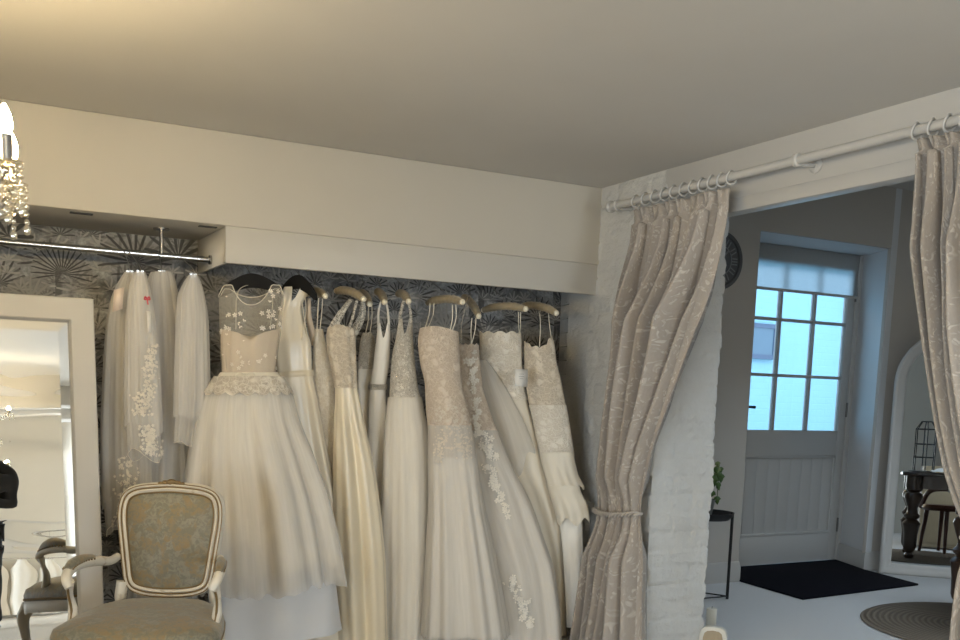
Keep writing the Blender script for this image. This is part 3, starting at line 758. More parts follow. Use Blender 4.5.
hd = MB(); hd.obox(cp+Vector((.03,.0,.03)), (.7,0,.7), (0,1,0), (-.7,0,.7), .05, .002, .005); hd.obox(cp+Vector((.02,-.002,-.055)), (.34,0,-.94), (0,1,0), (.94,0,.34), .07, .002, .004); hd.ball(cp, .012, 10); hd.build('hands', M['clock2'], ck)

# skirting end block and door stop by the pier
pb = pl(714, 640, 0, 3.30)
m = MB(); cxp = Vector((3.325, 3.60, 0))
blk = MB()
dirr = Vector((cos(YAW+.33), -sin(YAW+.33), 0)); dif = Vector((sin(YAW+.33), cos(YAW+.33), 0))
prof = [(-.066, 0), (-.066, .075), (-.058, .1), (-.04, .112), (0, .117), (.04, .112), (.058, .1), (.066, .075), (.066, 0)]
cb_ = pl(713.5, 627, 1, 3.62); zt = cb_.z; cxp = Vector((cb_.x, cb_.y, 0)); sc2 = max(.03, zt)/.117
n_ = len(prof); blk.add([cxp+dirr*x+Vector((0,0,z*sc2)) for x, z in prof]+[cxp+dirr*x+dif*.05+Vector((0,0,z*sc2)) for x, z in prof], [tuple(range(n_)), tuple(range(2*n_-1, n_-1, -1))]+[(i, i+1, n_+i+1, n_+i) for i in range(n_-1)])
blko = thing('wooden_block', 'small white wooden block with rounded top at the foot of the brick pier', 'block', tuple(cxp))
blk.build('body', M['antique'], blko, bevel=.004)
pn2 = MB(); pn2.add([cxp+dirr*(x*.72)-dif*.004+Vector((0,0,z*sc2*.86)) for x, z in prof]+[cxp+dirr*(x*.72)+dif*.004+Vector((0,0,z*sc2*.86)) for x, z in prof], [tuple(range(n_)), tuple(range(2*n_-1, n_-1, -1))]+[(i, i+1, n_+i+1, n_+i) for i in range(n_-1)]); pn2.build('front_panel', M['beigewood'], blko)
ds = pl(711, 621, 2, .02); q = pl(711, 622, 1, 3.86)
dsp = Vector((q.x, q.y, 0))
dso = thing('pillar_candle', 'short cream pillar candle standing on the carpet behind the rounded white block', 'candle', tuple(dsp))
zt2 = pl(711, 608, 1, 3.86).z
MB().lathe([(.0, 0), (.026, 0), (.027, .003), (.027, zt2-.004), (.022, zt2), (0, zt2-.003)], dsp, 20).build('wax', M['candle'], dso)
MB().tube([dsp+Vector((0,0,zt2-.004)), dsp+Vector((.002,0,zt2+.008))], .0015, 6).build('wick', M['black'], dso)

# ------------------------------------------------------------------ curtains and pole
CXP = XD-.1
pz = pl(760, 169.5, 0, CXP).z
poleA = pl(610, 204, 0, CXP)
pole = thing('curtain_pole', 'long white wooden curtain pole across the beam', 'curtain pole', (CXP, 2.8, pz))
MB().tube([(CXP, poleA.y, pz), (CXP, 1.4, pz)], .0165, 16).build('pole', M['white'], pole)
MB().lathe([(.0, -.012), (.02, -.012), (.026, -.004), (.028, .012), (.02, .018), (.018, .03), (.0165, .034)], (CXP, poleA.y, pz), 20, (0, -1, 0)).build('finial', M['white'], pole)
for yb_ in (poleA.y-.055, pl(797, 161, 0, CXP).y, 1.6):
    m = MB(); m.tube([(XD, yb_, pz-.005), (CXP+.02, yb_, pz-.012)], .010, 10); m.lathe([(.02, -.011), (.0245, -.009), (.0245, .009), (.02, .011)], (CXP, yb_, pz), 20, (0,1,0)); m.lathe([(.03, 0), (.03, .008), (.02, .012)], (XD, yb_, pz-.005), 16, (-1,0,0))
    m.build('bracket', M['white'], pole, bevel=.0015)
def curtain(label, rows, nf, ring_px, tie=None, seed=1, amp=(.036, .115, .075)):
    rnd = random.Random(seed)
    t = thing('curtain', label, 'curtain', (CXP, pl((rows[0][1]+rows[0][3])/2, rows[0][2], 0, CXP).y, .02))
    ph = [rnd.uniform(-.5, .5) for _ in range(12)]
    def fr(v):
        xl, yl, xr, yr = interp(rows, v); return pl(xl, yl, 0, CXP), pl(xr, yr, 0, CXP)
    def S(u, v, off=0):
        a, b = fr(v)
        k = u*nf
        uu = u + .012*sin(2*PI*k*.37+ph[0]+v*1.5)
        p = a.lerp(b, uu)
        if p.z < .012: p.z = .012
        w = (b-a).length
        am_ = amp[0] if v < .06 else lerp(amp[0], amp[1], smooth01((v-.06)/.3))
        if tie: am_ = lerp(am_, .022, smooth01(1-abs(v-tie)/.16))
        am_ = min(am_, w/nf*1.6)*(1+.35*sin(k*2.1+ph[1])+.15*sin(v*9+k))
        eg = min(u, 1-u)*nf; am_ *= .25+.75*smooth01(eg/.9)
        phase = 2*PI*k + .9*sin(v*4+ph[2]+u*5) + .5*sin(u*13+ph[3])
        x = 1.0-2.0*math.sqrt(sin(phase/2)**2+.012) - .18*sin(2*phase+ph[4]+v*2)
        if v < .055:                                  # pencil pleat heading: small tight gathers
            x = x*.6 + .5*sin(phase*2.0+1)*(1-v/.055)
        side = (cos(phase)*.008 + sin(phase)*.020)*(1 if v > .05 else .25)*smooth01(eg/.7)
        return Vector((p.x + x*am_ + off, p.y - side, p.z))
    W = 1.9; hgt = 2.1
    MB().grid(S, nf*16, 90, uvfn=lambda u, v: (u*W, v*hgt)).build('drape', M['curtain'], t, solid=.003, smooth=3)
    for px, py in ring_px:
        c = pl(px, py, 0, CXP); yy = c.y
        MB().tube([(CXP+.024*sin(2*PI*k/24)+.0, yy+.004*sin(4*PI*k/24), pz-.0035+.026*cos(2*PI*k/24)) for k in range(24)], .0042, 8, closed=True).build('curtain_ring', M['white'], t)
    if tie:
        m = MB(); pts = []
        for i in range(41):
            u = -.03+1.06*i/40; uu = min(max(u, 0), 1); p = S(uu, tie); a, b = fr(tie)
            pts.append(Vector((CXP-.036-.028*sin(PI*uu)+(.04 if i in (0, 40) else 0), a.lerp(b, u).y, a.lerp(b, uu).z-.012*sin(PI*uu)+.012)))
        for s in (0, 1): m.tube([p+Vector((-.004+.005*sin(i*1.3+s*PI), 0, .0085*cos(i*1.3+s*PI))) for i, p in enumerate(pts)], .0065, 8)
        m.build('tieback', M['rope'], t)
    return t
lrows = [(0, 633, 211, 730, 188), (.06, 634, 229, 728, 210), (.2, 627, 285, 713, 280), (.35, 621, 345, 690, 340), (.5, 613, 405, 666, 408), (.62, 607, 452, 649, 460), (.74, 600, 512, 640, 516), (.82, 596, 550, 642, 556), (.92, 590, 600, 641, 606), (1, 580, 672, 641, 678)]
curtain('beige damask curtain tied back against the white brick pier', lrows, 8, [(lerp(636, 731, k/10), 203-k*2.3) for k in range(11)], .74, 3)
rrows = [(0, 916, 141, 1050, 112), (.06, 919, 158, 1050, 128), (.25, 923, 260, 1048, 245), (.42, 929, 335, 1044, 330), (.55, 938, 395, 1040, 400), (.68, 951, 460, 1034, 480), (.8, 970, 540, 1030, 560), (.9, 962, 620, 1034, 640), (1, 950, 800, 1040, 820)]
curtain('beige damask curtain hanging at the right end of the pole over the arched mirror', rrows, 8, [(lerp(917, 1045, k/8), 130-k*3.4) for k in range(9)], .8, 8)

# ------------------------------------------------------------------ rails
ry = 4.4625; rz = 1.7752
rail = thing('hanging_rail', 'chrome hanging rail on a ceiling bracket above the veils', 'clothes rail', (0, ry, rz))
MB().tube([(XL, ry, rz-.003), (bx0, ry, rz-.003)], .0125, 14).build('rail_tube', M['chrome'], rail)
bxp = pl(162, 228, 2, SOF).x
MB().lathe([(.009, rz-SOF), (.009, -.008), (.034, -.006), (.034, 0)], (bxp, ry, SOF), 18).build('rail_bracket', M['dchrome'], rail)
MB().lathe([(.02, -.006), (.02, .006)], (bx0-.004, ry, rz-.003), 18, (1,0,0)).build('end_flange', M['dchrome'], rail)
rail2 = thing('hanging_rail', 'dark hanging rail hidden behind the white pelmet above the gowns', 'clothes rail', (2, ry, rz))
MB().tube([(bx0+.018, ry, rz+.006), (2.94, ry, rz+.006)], .0125, 12).build('rail_tube', M['dchrome'], rail2)
for (u0, u1, v) in ((70, 93, 212.6), (199, 216, 226.2)):
    a, b = pl(u0, v-.8, 2, SOF), pl(u1, v+1.4, 2, SOF)
    tag(MB().box((a.x, a.y-.012, SOF-.004), (b.x, a.y+.016, SOF+.001)).build('air_vent', M['vent'], loc=(a.x, a.y, SOF)), 'dark slot vent in the soffit above the ' + ('mirror' if u0 < 100 else 'veils near the pelmet corner'), 'vent', 'soffit vents')

# ------------------------------------------------------------------ garments
class Gar:
    """A hung garment: a ring-shaped cloth surface round an upright middle sheet, its outline measured row by row."""
    def __init__(s, px, Y, rows, dr=.45, dmax=.13, seed=1, folds=((5, .5), (8, .35), (13, .25)), amp=(.0, .09), fy=(380, 640), drift=1.2):
        a = pl(px, 400, 1, Y); s.anchor = Vector((a.x, a.y, 0)); s.n = s.anchor.normalized(); s.rows = rows
        s.dr, s.dmax, s.folds, s.amp, s.fy, s.drift = dr, dmax, folds, amp, fy, drift
        r = random.Random(seed); s.ph = [(r.uniform(0, 6.28), r.uniform(-1, 1)*drift) for _ in folds]; s.rnd = r
    def P(s, u, v): return plane_hit(u, v, s.anchor, s.n)
    def S(s, a, y, off=0.0):
        xl, xr = interp(s.rows, y); L, Rr = s.P(xl, y), s.P(xr, y)
        c = (L+Rr)/2; h = (Rr-L)/2; w = max(h.length, .004); hx = h/w
        d = min(w*s.dr, s.dmax)
        t = smooth01((y-s.fy[0])/(s.fy[1]-s.fy[0])); A = lerp(s.amp[0], s.amp[1], t)*w
        fo = sum(k*sin(n*a+p[0]+p[1]*t) for (n, k), p in zip(s.folds, s.ph))
        nx, ny = cos(a)/w, sin(a)/max(d, .003); q = math.hypot(nx, ny); nx, ny = nx/q, ny/q
        e = A*fo*(.35+.65*abs(sin(a))) + off
        p = c + hx*(cos(a)*w + nx*e) - s.n*(sin(a)*d + ny*e)
        if p.z < .012: p.z = .012 + .0
        return p
    def sheet(s, name, mat, parent, top, bot, off=0, nu=96, nv=40, a0=0, a1=2*PI, solid=0):
        ft = top if callable(top) else (lambda a: top); fb = bot if callable(bot) else (lambda a: bot)
        closed = abs(a1-a0-2*PI) < 1e-6
        wid = abs((s.P(interp(s.rows, fb(PI/2))[1], fb(PI/2)) - s.P(interp(s.rows, fb(PI/2))[0], fb(PI/2))).length)
        def fn(u, v):
            a = a0+(a1-a0)*u; return s.S(a, lerp(ft(a), fb(a), v), off)
        y0_, y1_ = ft(PI/2), fb(PI/2); ln = abs(y1_-y0_)*.0046
        cir = max(.3, wid*2.4)
        return MB().grid(fn, nu, nv, closed, uvfn=lambda u, v: (u*cir, v*ln+y0_*.0046)).build(name, mat, parent, smooth=3, solid=solid)
    def nrm(s, a, y):
        p = s.S(a, y); return (s.S(a+.02, y)-p).cross(s.S(a, y+1)-p).normalized()
    def find_a(s, px, y):                          # front angle under a measured column
        xl, xr = interp(s.rows, y); c = ((xl+xr)/2-px)/max(1e-3, (xr-xl)/2); return math.acos(max(-1, min(1, -c)))
    def applique(s, parent, spots, seed=1, size=.018, off=.006, name='lace_applique', mat=None):
        r = random.Random(seed); m = MB()
        for px, y, k in spots:
            a = s.find_a(px, y); p = s.S(a, y, off); n = (s.S(a, y, off+.02)-p).normalized()
            u = n.orthogonal().normalized(); w = n.cross(u); rot = r.uniform(0, 6)
            sz = size*k*.68; np_ = r.choice((5, 5, 6, 1, 2))
            for j in range(np_):
                an = rot+2*PI*j/5; d_ = (u*cos(an)+w*sin(an)); e_ = n.cross(d_)
                c0 = p + d_*sz*.12
                vs = [c0, c0+d_*sz*.45+e_*sz*.34+n*sz*.12, c0+d_*sz*.95+e_*sz*.2+n*sz*.08, c0+d_*sz*.95-e_*sz*.2+n*sz*.08, c0+d_*sz*.45-e_*sz*.34+n*sz*.12]
                m.add(vs, [(0, 1, 2, 3, 4)])
            m.ball(p+n*sz*.06, sz*.16, 6)
        return m.build(name, mat or M['applique'], parent, weld=False)
    def strip(s, name, mat, parent, y, hgt, off=.004, nu=64, tilt=0):
        def fn(u, v):
            a = 2*PI*u; return s.S(a, y + (v-.5)*hgt + tilt*cos(a), off+.003*sin(PI*v))
        return MB().grid(fn, nu, 4, True, uvfn=lambda u, v: (u, v*.05)).build(name, mat, parent, smooth=3)
def strap(name, pts, w, mat, parent, thick=.0015, nrm=None):
    P = catmull(pts, 8) if len(pts) > 2 else [Vector(p) for p in pts]
    m = MB(); side = Vector((.85, -.5, 0))
    ds = [(P[min(i+1, len(P)-1)]-P[max(i-1, 0)]).normalized() for i in range(len(P))]
    L, Rr = [], []
    for i, p in enumerate(P):
        q = side - ds[i]*side.dot(ds[i]); q = q.normalized() if q.length > .05 else Vector((0,0,1))
        ww = w[0]+(w[1]-w[0])*i/(len(P)-1) if isinstance(w, tuple) else w
        L.append(p-q*ww/2); Rr.append(p+q*ww/2)
    k = len(P); m.v = L+Rr; m.f = [(i, i+1, k+i+1, k+i) for i in range(k-1)]
    for i in range(k-1): m.uv[i] = [(0, i/k*.4), (0, (i+1)/k*.4), (w if not isinstance(w, tuple) else w[0], (i+1)/k*.4), (w if not isinstance(w, tuple) else w[0], i/k*.4)]
    return m.build(name, mat, parent, smooth=3, solid=thick)
def hanger_padded(label, e0, e1, hook, mat='pad'):
    """e0/e1: the two ends of the padded bar, hook: foot of the hook."""
    c = (e0+e1)/2
    t = thing('padded_hanger', label, 'hanger', tuple(c), 'padded hangers on the gown rail')
    arc = [e0, e0.lerp(e1, .2)+Vector((0,0,.010)), c+Vector((0,0,.016)), e0.lerp(e1, .8)+Vector((0,0,.011)), e1]
    P = catmull(arc, 7); n = len(P)
    rr = [.009+.0095*min(1, sin(PI*(.14+.72*i/(n-1)))*1.15) for i in range(n)]
    rr = [r*(1+.10*sin(i*2.3)) for i, r in enumerate(rr)]
    MB().tube(P, rr, 12).build('bar', M[mat], t)
    for e, o in ((e0, e1), (e1, e0)):
        d_ = (e-o).normalized(); MB().ball(e+d_*.004, .0135, 12).build('end_cap', M['padend'], t)
    top = c+Vector((0,0,.05)); g = Vector((top.x, ry, rz+.006))
    MB().tube(catmull([top, top+(g-top)*.6, g+Vector((0,-.017,0)), g+Vector((0,-.004,.0185)), g+Vector((0,.016,.006))], 6), .0022, 8).build('hook', M['chrome'], t)
    return t
def hanger_black(label, e0, e1):
    c = (e0+e1)/2
    t = thing('velvet_hanger', label, 'hanger', tuple(c), 'black hangers on the gown rail')
    P = catmull([e0, e0.lerp(e1, .25)+Vector((0,0,.034)), c+Vector((0,0,.050)), e0.lerp(e1, .75)+Vector((0,0,.034)), e1], 8); m = MB(); d_ = (e1-e0).normalized(); nn = d_.cross(Vector((0,0,1))).normalized()
    for i in range(len(P)-1):
        a, b = P[i], P[i+1]; f = lambda k: .014+.016*sin(PI*k/(len(P)-1))
        ha, hb = f(i), f(i+1)
        vs = [a+Vector((0,0,ha))-nn*.006, a-Vector((0,0,ha))-nn*.009, b-Vector((0,0,hb))-nn*.009, b+Vector((0,0,hb))-nn*.006, a+Vector((0,0,ha))+nn*.006, a-Vector((0,0,ha))+nn*.009, b-Vector((0,0,hb))+nn*.009, b+Vector((0,0,hb))+nn*.006]
        m.add(vs, [(0,1,2,3), (7,6,5,4), (0,3,7,4), (1,5,6,2)] + ([(0,4,5,1)] if i == 0 else []) + ([(3,2,6,7)] if i == len(P)-2 else []))
    m.build('bar', M['blackv'], t)
    top = c+Vector((0,0,.1)); g = Vector((top.x, ry, rz+.006))
    MB().tube(catmull([c+Vector((0,0,.08)), top+(g-top)*.6, g+Vector((0,-.017,0)), g+Vector((0,-.004,.0185)), g+Vector((0,.016,.006))], 6), .0022, 8).build('hook', M['chrome'], t)
    return t
def gown(label, g, hem=640):
    p = g.S(PI/2, hem); return thing('wedding_dress', label, 'dress', (g.anchor.x, g.anchor.y, max(.0, p.z)), 'wedding dresses on the gown rail')
sc_edge = lambda base, amp, n, ph=0: (lambda a: base + amp*abs(sin(n*a+ph)))

# --- A: ballgown with illusion neckline
gA = Gar(262, 4.16, [(286, 221, 283), (300, 219.5, 283), (318, 220, 281.5), (334, 220.5, 280), (352, 221, 277.5), (371, 222, 276), (380, 217, 281), (393, 207, 288), (420, 200, 296), (460, 193, 312), (500, 190, 326), (550, 188, 338), (592, 187, 345), (600, 187, 347)], .5, .145, 11, ((4, .55), (7, .5), (13, .35), (23, .15)), (.02, .16), (380, 500))
tA = gown('ivory tulle ballgown with sheer lace neckline and lace peplum on a black hanger', gA)
gA.sheet('bodice', M['lining'], tA, lambda a: 336-3.5*abs(cos(a))*2 + 5*math.exp(-((a-PI/2)/.25)**2), 376, -.002, 72, 14)
def neckA(a):
    s = cos(a)                      # +1 right side, -1 left side
    if sin(a) >= 0: return 286 + 20*max(0, 1-(abs(s)/.62)**2.4) + 9*smooth01((abs(s)-.86)/.14)
    return 288 + 8*max(0, 1-(abs(s)/.7)**2) + 9*smooth01((abs(s)-.86)/.14)
gA.sheet('illusion_top', M['illusion'], tA, neckA, 374, .003, 96, 24)
nb = MB(); nb.tube([gA.S(2*PI*i/96, neckA(2*PI*i/96), .004) for i in range(96)], .0018, 6, closed=True); nb.build('neckline_trim', M['ivory'], tA)
rA = random.Random(5)
spots = [(236+rA.uniform(-9, 9), 314+rA.uniform(-2, 14), .8) for _ in range(12)]+[(266+rA.uniform(-8, 8), 316+rA.uniform(-6, 14), .8) for _ in range(10)]+[(lerp(268, 281, rA.random()), lerp(290, 330, rA.random()), .8) for _ in range(26)]+[(lerp(222, 230, rA.random()), lerp(292, 336, rA.random()), .75) for _ in range(16)]+[(lerp(224, 276, rA.random()), lerp(336, 370, rA.random()), .7) for _ in range(34)]
k0 = 0
for n_sp in (12, 10, 26, 16, 34):
    gA.applique(tA, spots[k0:k0+n_sp:2], 3+k0, .0175); k0 += n_sp
gA.strip('belt', M['ivory'], tA, 374.5, 4.5, .006, 72)
bow = gA.S(gA.find_a(245, 375), 375, .014)
mb_ = MB()
for s in (-1, 1): mb_.tube(catmull([bow, bow+Vector((.028*s, -.012, .008)), bow+Vector((.04*s, -.004, -.004)), bow+Vector((.02*s, -.002, -.006)), bow], 5), .0028, 6)
mb_.ball(bow, .006, 8); mb_.build('belt_bow', M['ivory'], tA)
gA.sheet('peplum', M['lace_pep'], tA, 376, lambda a: 392+3.2*abs(sin(9*a)), .024, 108, 14)
gA.applique(tA, [(210+i*3.4+rA.uniform(-1,1), 389+rA.uniform(-4, 3), .75) for i in range(23)], 8, .015, .030, 'peplum_lace', M['applique'])
def hemA(a): return 584+3.0*sin(4*a+1)+(-7*cos(a)) + 1.2*sin(23*a)
gA.sheet('skirt_lining', M['crepe'], tA, 376, lambda a: hemA(a)-16, -.006, 120, 44)
gA.sheet('overskirt', M['tulle'], tA, 377, hemA, .008, 168, 56)
gA.sheet('outer_tulle', M['veil'], tA, 378, lambda a: hemA(a)+4+1.5*sin(31*a), .018, 168, 50)
gU = Gar(262, 4.19, [(560, 206, 334), (600, 209, 338), (632, 211, 342), (645, 211, 344)], .4, .13, 12, ((4, .5), (7, .5)), (.05, .08), (560, 640))
gU.sheet('petticoat', M['under'], tA, 560, lambda a: 630+8*(1-cos(a))*.5*1.6, 0, 96, 16)
for u in (236, 270): strap('hanger_loop', [gA.S(gA.find_a(u, 330), 330, .0), pl(u+2, 292, 1, 4.25), pl(253 if u < 250 else 258, 284, 1, 4.3)], .004, M['ivory'], tA)
hA = hanger_black('black velvet hanger holding the sheer necked ballgown', pl(219, 294, 1, 4.34), pl(282, 291, 1, 4.24))

# --- B: satin sleeveless
gB = Gar(305, 4.32, [(285, 285, 309), (292, 282, 309), (300, 281, 304), (307, 280, 301.5), (326, 276, 305), (345, 274, 311), (372, 277, 312), (400, 276, 317), (450, 277, 326), (500, 281, 336), (560, 288, 346), (640, 295, 358), (660, 296, 360)], .4, .06, 21, ((3, .5), (6, .5), (10, .25)), (.06, .17), (340, 500))
tB = gown('plain ivory satin sleeveless gown with a flat belt on a black hanger', gB)
gB.sheet('bodice', M['satin'], tB, lambda a: 287+ (0 if abs(cos(a)) > .3 else 14*(1-(abs(cos(a))/.3)**2)) + 8*smooth01((cos(a)-.8)/.2), 376, 0, 72, 26)
gB.strip('belt', M['satin2'], tB, 374, 6, .006, 64, -1)
gB.sheet('skirt', M['satin'], tB, 376, 648, .002, 108, 56)
for k in (0, 1): strap('hanger_loop', [gB.S(.5+.5*k, 340), pl(303+k*3, 310, 1, 4.3), pl(301+k*2, 289, 1, 4.34)], .004, M['ivory'], tB)
hanger_black('black velvet hanger holding the plain satin gown', pl(283, 290, 1, 4.44), pl(316, 297, 1, 4.22))

# --- C: narrow lace
gC = Gar(324, 4.34, [(328, 316, 321.5), (336, 315, 323.5), (345, 314, 325.5), (380, 313, 333), (400, 313, 334), (420, 315, 335), (468, 320, 335), (520, 322, 340), (600, 328, 350), (650, 333, 354)], .5, .035, 31, ((5, .6), (9, .4)), (.0, .08), (400, 560))
tC = gown('slim ivory lace gown with thin straps and a long lace panel', gC)
gC.sheet('bodice', M['lace_iv'], tC, 329, lambda a: 466+3*abs(sin(6*a)), .004, 64, 40)
gC.sheet('skirt', M['satin2'], tC, 400, 648, -.004, 84, 46)
gC.applique(tC, [(lerp(323, 332, (y-335)/45)-rA.uniform(0, 1.5), y, .62) for y in range(334, 382, 3)]+[(lerp(321, 334, rA.random()), 463+rA.uniform(-3, 4), .7) for _ in range(8)], 4, .014)
for k, u in enumerate((316.5, 320.5)): strap('shoulder_strap', [gC.S(PI*.7 - k*.9, 331), pl(u+1.5, 310, 1, 4.31), pl(u+2, 298, 1, 4.30)], .0045, M['ivory'], tC)
strap('back_strap', [gC.S(PI*1.2, 345), pl(309, 318, 1, 4.36), pl(309, 298, 1, 4.36)], (.035, .018), M['lining'], tC)
hanger_padded('gold padded satin hanger above the slim lace gown', pl(305, 294, 1, 4.52), pl(325, 296, 1, 4.25), None)

# --- D: strapless lace bodice, full satin skirt
gD = Gar(352, 4.22, [(323, 331, 353), (329, 328, 354), (338, 327, 354.5), (350, 328, 355), (370, 332, 356), (386, 335, 357), (400, 335, 359.5), (420, 334, 363), (470, 333, 373), (520, 333, 380), (570, 334.5, 384), (640, 339, 386), (660, 340, 387)], .55, .10, 41, ((3, .6), (6, .55), (9, .35)), (.08, .22), (386, 450), 2.2)
tD = gown('champagne satin skirted gown with lace bodice and beaded illusion straps', gD)
gD.sheet('bodice', M['lace_gold'], tD, lambda a: 327-2.5*sin(a)+2.0*sin(2*a)+.8*abs(sin(9*a)), 388, .003, 84, 26)
gD.sheet('skirt', M['satin2'], tD, 386, 650, 0, 120, 56)
strap('illusion_strap', [gD.S(PI*.72, 328, .0), pl(342, 312, 1, 4.2), pl(351, 299, 1, 4.22)], (.04, .02), M['lace_sheer'], tD)
strap('illusion_strap', [gD.S(PI*.28, 330, .0), pl(353, 316, 1, 4.22), pl(357, 300, 1, 4.22)], (.012, .014), M['lace_sheer'], tD)
strap('back_strap', [gD.S(PI*1.7, 340), pl(361, 318, 1, 4.27), pl(363, 301, 1, 4.25)], (.05, .02), M['lace_sheer'], tD)
hanger_padded('fat gold padded hanger above the champagne satin gown', pl(337, 291, 1, 4.42), pl(363, 299, 1, 4.19), None)

# --- E: narrow beaded
gE = Gar(367, 4.45, [(331, 364, 371), (340, 361, 374), (352, 359.5, 376), (368, 358, 375), (400, 358, 376), (440, 361, 381), (500, 366, 387), (560, 370, 390), (650, 374, 392)], .5, .045, 51, ((5, .6), (8, .4)), (.02, .1), (366, 560))
tE = gown('narrow beaded ivory gown behind the champagne satin gown', gE)
gE.sheet('bodice', M['lace_bead'], tE, sc_edge(332, 1.2, 5), 369, .003, 56, 20)
gE.sheet('skirt', M['crepe'], tE, 368, 640, 0, 84, 46)
for u in (368.5, 372): strap('shoulder_strap', [gE.S(PI/2-(u-370)*.3, 333), pl(u, 318, 1, 4.36), pl(u-.3, 303, 1, 4.33)], .004, M['ivory'], tE)
hanger_padded('thin gold padded hanger beside the fat padded hanger', pl(360, 293, 1, 4.53), pl(369.5, 304, 1, 4.27), None)

# --- F: V straps with jewelled belt
gF = Gar(381, 4.36, [(322, 378, 389.5), (336, 377, 390), (352, 375, 389.5), (367, 373, 388.5), (387, 370, 385.5), (400, 369, 386), (420, 368, 387.5), (480, 366, 391), (560, 366, 395), (650, 368, 397)], .5, .05, 61, ((5, .6), (8, .4)), (.02, .08), (387, 560))
tF = gown('white crepe gown with V neck straps and a jewelled belt', gF)
gF.sheet('bodice', M['crepe'], tF, lambda a: 323+15*max(0, 1-(abs(cos(a))/.55)**1.5), 388, .002, 64, 26)
gF.sheet('skirt', M['crepe'], tF, 387, 640, 0, 84, 46)
gF.strip('jewelled_belt', M['lace_bead'], tF, 387, 5.5, .006, 56)
strap('shoulder_strap', [gF.S(PI*.86, 325), pl(378.5, 312, 1, 4.31), pl(381, 301, 1, 4.29)], (.012, .008), M['crepe'], tF)
strap('shoulder_strap', [gF.S(PI*.14, 325), pl(388, 312, 1, 4.31), pl(386, 301, 1, 4.29)], (.012, .008), M['crepe'], tF)
hanger_padded('gold padded hanger above the white crepe gown with jewelled belt', pl(377, 292, 1, 4.52), pl(384.5, 302, 1, 4.26), None)

# --- G: sequinned long bodice with soft skirt
gG = Gar(405, 4.25, [(312, 400.5, 411), (322, 399, 412), (340, 396, 412.5), (354, 393, 413.5), (385, 390.5, 417), (398, 390, 420), (410, 388, 422), (440, 386, 428), (480, 384, 430), (540, 383, 430), (640, 383, 428), (660, 383, 428)], .6, .08, 71, ((4, .5), (7, .45), (12, .3)), (.02, .13), (395, 520))
tG = gown('ivory chiffon gown with a long sequinned bodice and sheer straps', gG)
gG.sheet('bodice', M['lace_bead'], tG, lambda a: 318+16*max(0, 1-(abs(cos(a))/.5)**1.5), 398, .003, 64, 30)
gG.sheet('skirt', M['crepe'], tG, 396, 650, 0, 108, 54)
gG.sheet('overskirt', M['tulle'], tG, 397, 648, .010, 120, 50)
strap('sheer_strap', [gG.S(PI*.86, 320), pl(401, 312, 1, 4.22), pl(404, 300, 1, 4.2)], (.018, .014), M['lace_sheer'], tG)
strap('sheer_strap', [gG.S(PI*.14, 320), pl(410.5, 312, 1, 4.22), pl(408, 300, 1, 4.2)], (.014, .012), M['lace_sheer'], tG)
gG.applique(tG, [(lerp(398, 411, rA.random()), lerp(335, 398, rA.random()), .55) for _ in range(46)], 6, .013)
hanger_padded('gold padded hanger above the long sequinned bodice', pl(398, 294, 1, 4.46), pl(408.5, 301.5, 1, 4.18), None)

# --- I before H (hangs behind it)
gI = Gar(478, 4.20, [(343, 459, 478), (360, 458, 479.5), (385, 458, 482), (410, 460, 489), (432, 462, 497), (460, 465, 508), (506, 468, 531), (540, 474, 543), (571, 480, 553), (640, 490, 560), (655, 492, 560)], .55, .085, 91, ((5, .5), (8, .45), (13, .3)), (.0, .12), (440, 560))
tI = gown('blush lace gown with long floral appliques trailing down its tulle skirt', gI)
gI.sheet('bodice', M['lace_bl'], tI, sc_edge(343, 2, 5), 446, .003, 72, 36)
gI.sheet('skirt', M['soft_lining'], tI, 430, 648, -.004, 108, 44)
gI.sheet('overskirt', M['tulle_soft'], tI, 430, 648, .008, 132, 46)
rI = random.Random(31)
sp_ = []
for (ax, ay, bx, by, wd, n) in ((470, 352, 478, 440, 7, 52), (478, 430, 496, 462, 8, 34), (486, 462, 507, 514, 7, 56), (510, 574, 530, 622, 9, 60)):
    for k in range(n):
        t_ = rI.random(); sp_.append((lerp(ax, bx, t_)+rI.gauss(0, .4)*wd*(1-.55*abs(t_-.4)), lerp(ay, by, t_)+rI.uniform(-3, 3), rI.uniform(.45, .95)))
k0 = 0
for n_sp in (52, 34, 56, 60):
    gI.applique(tI, sp_[k0:k0+n_sp], 12+k0, .024, .016); k0 += n_sp
for u in (469, 473): strap('hanger_loop', [gI.S(PI*.4, 345), pl(u+2, 330, 1, 4.18), pl(u+3, 318, 1, 4.18)], .0045, M['ivory'], tI)
strap('hanger_loop', [gI.S(PI*.8, 345), pl(462, 322, 1, 4.24), pl(469, 297, 1, 4.3)], .006, M['illusion'], tI)
hanger_padded('gold padded hanger with a pale tip between the blush gowns', pl(464, 297, 1, 4.50), pl(478.5, 316, 1, 4.17), None)

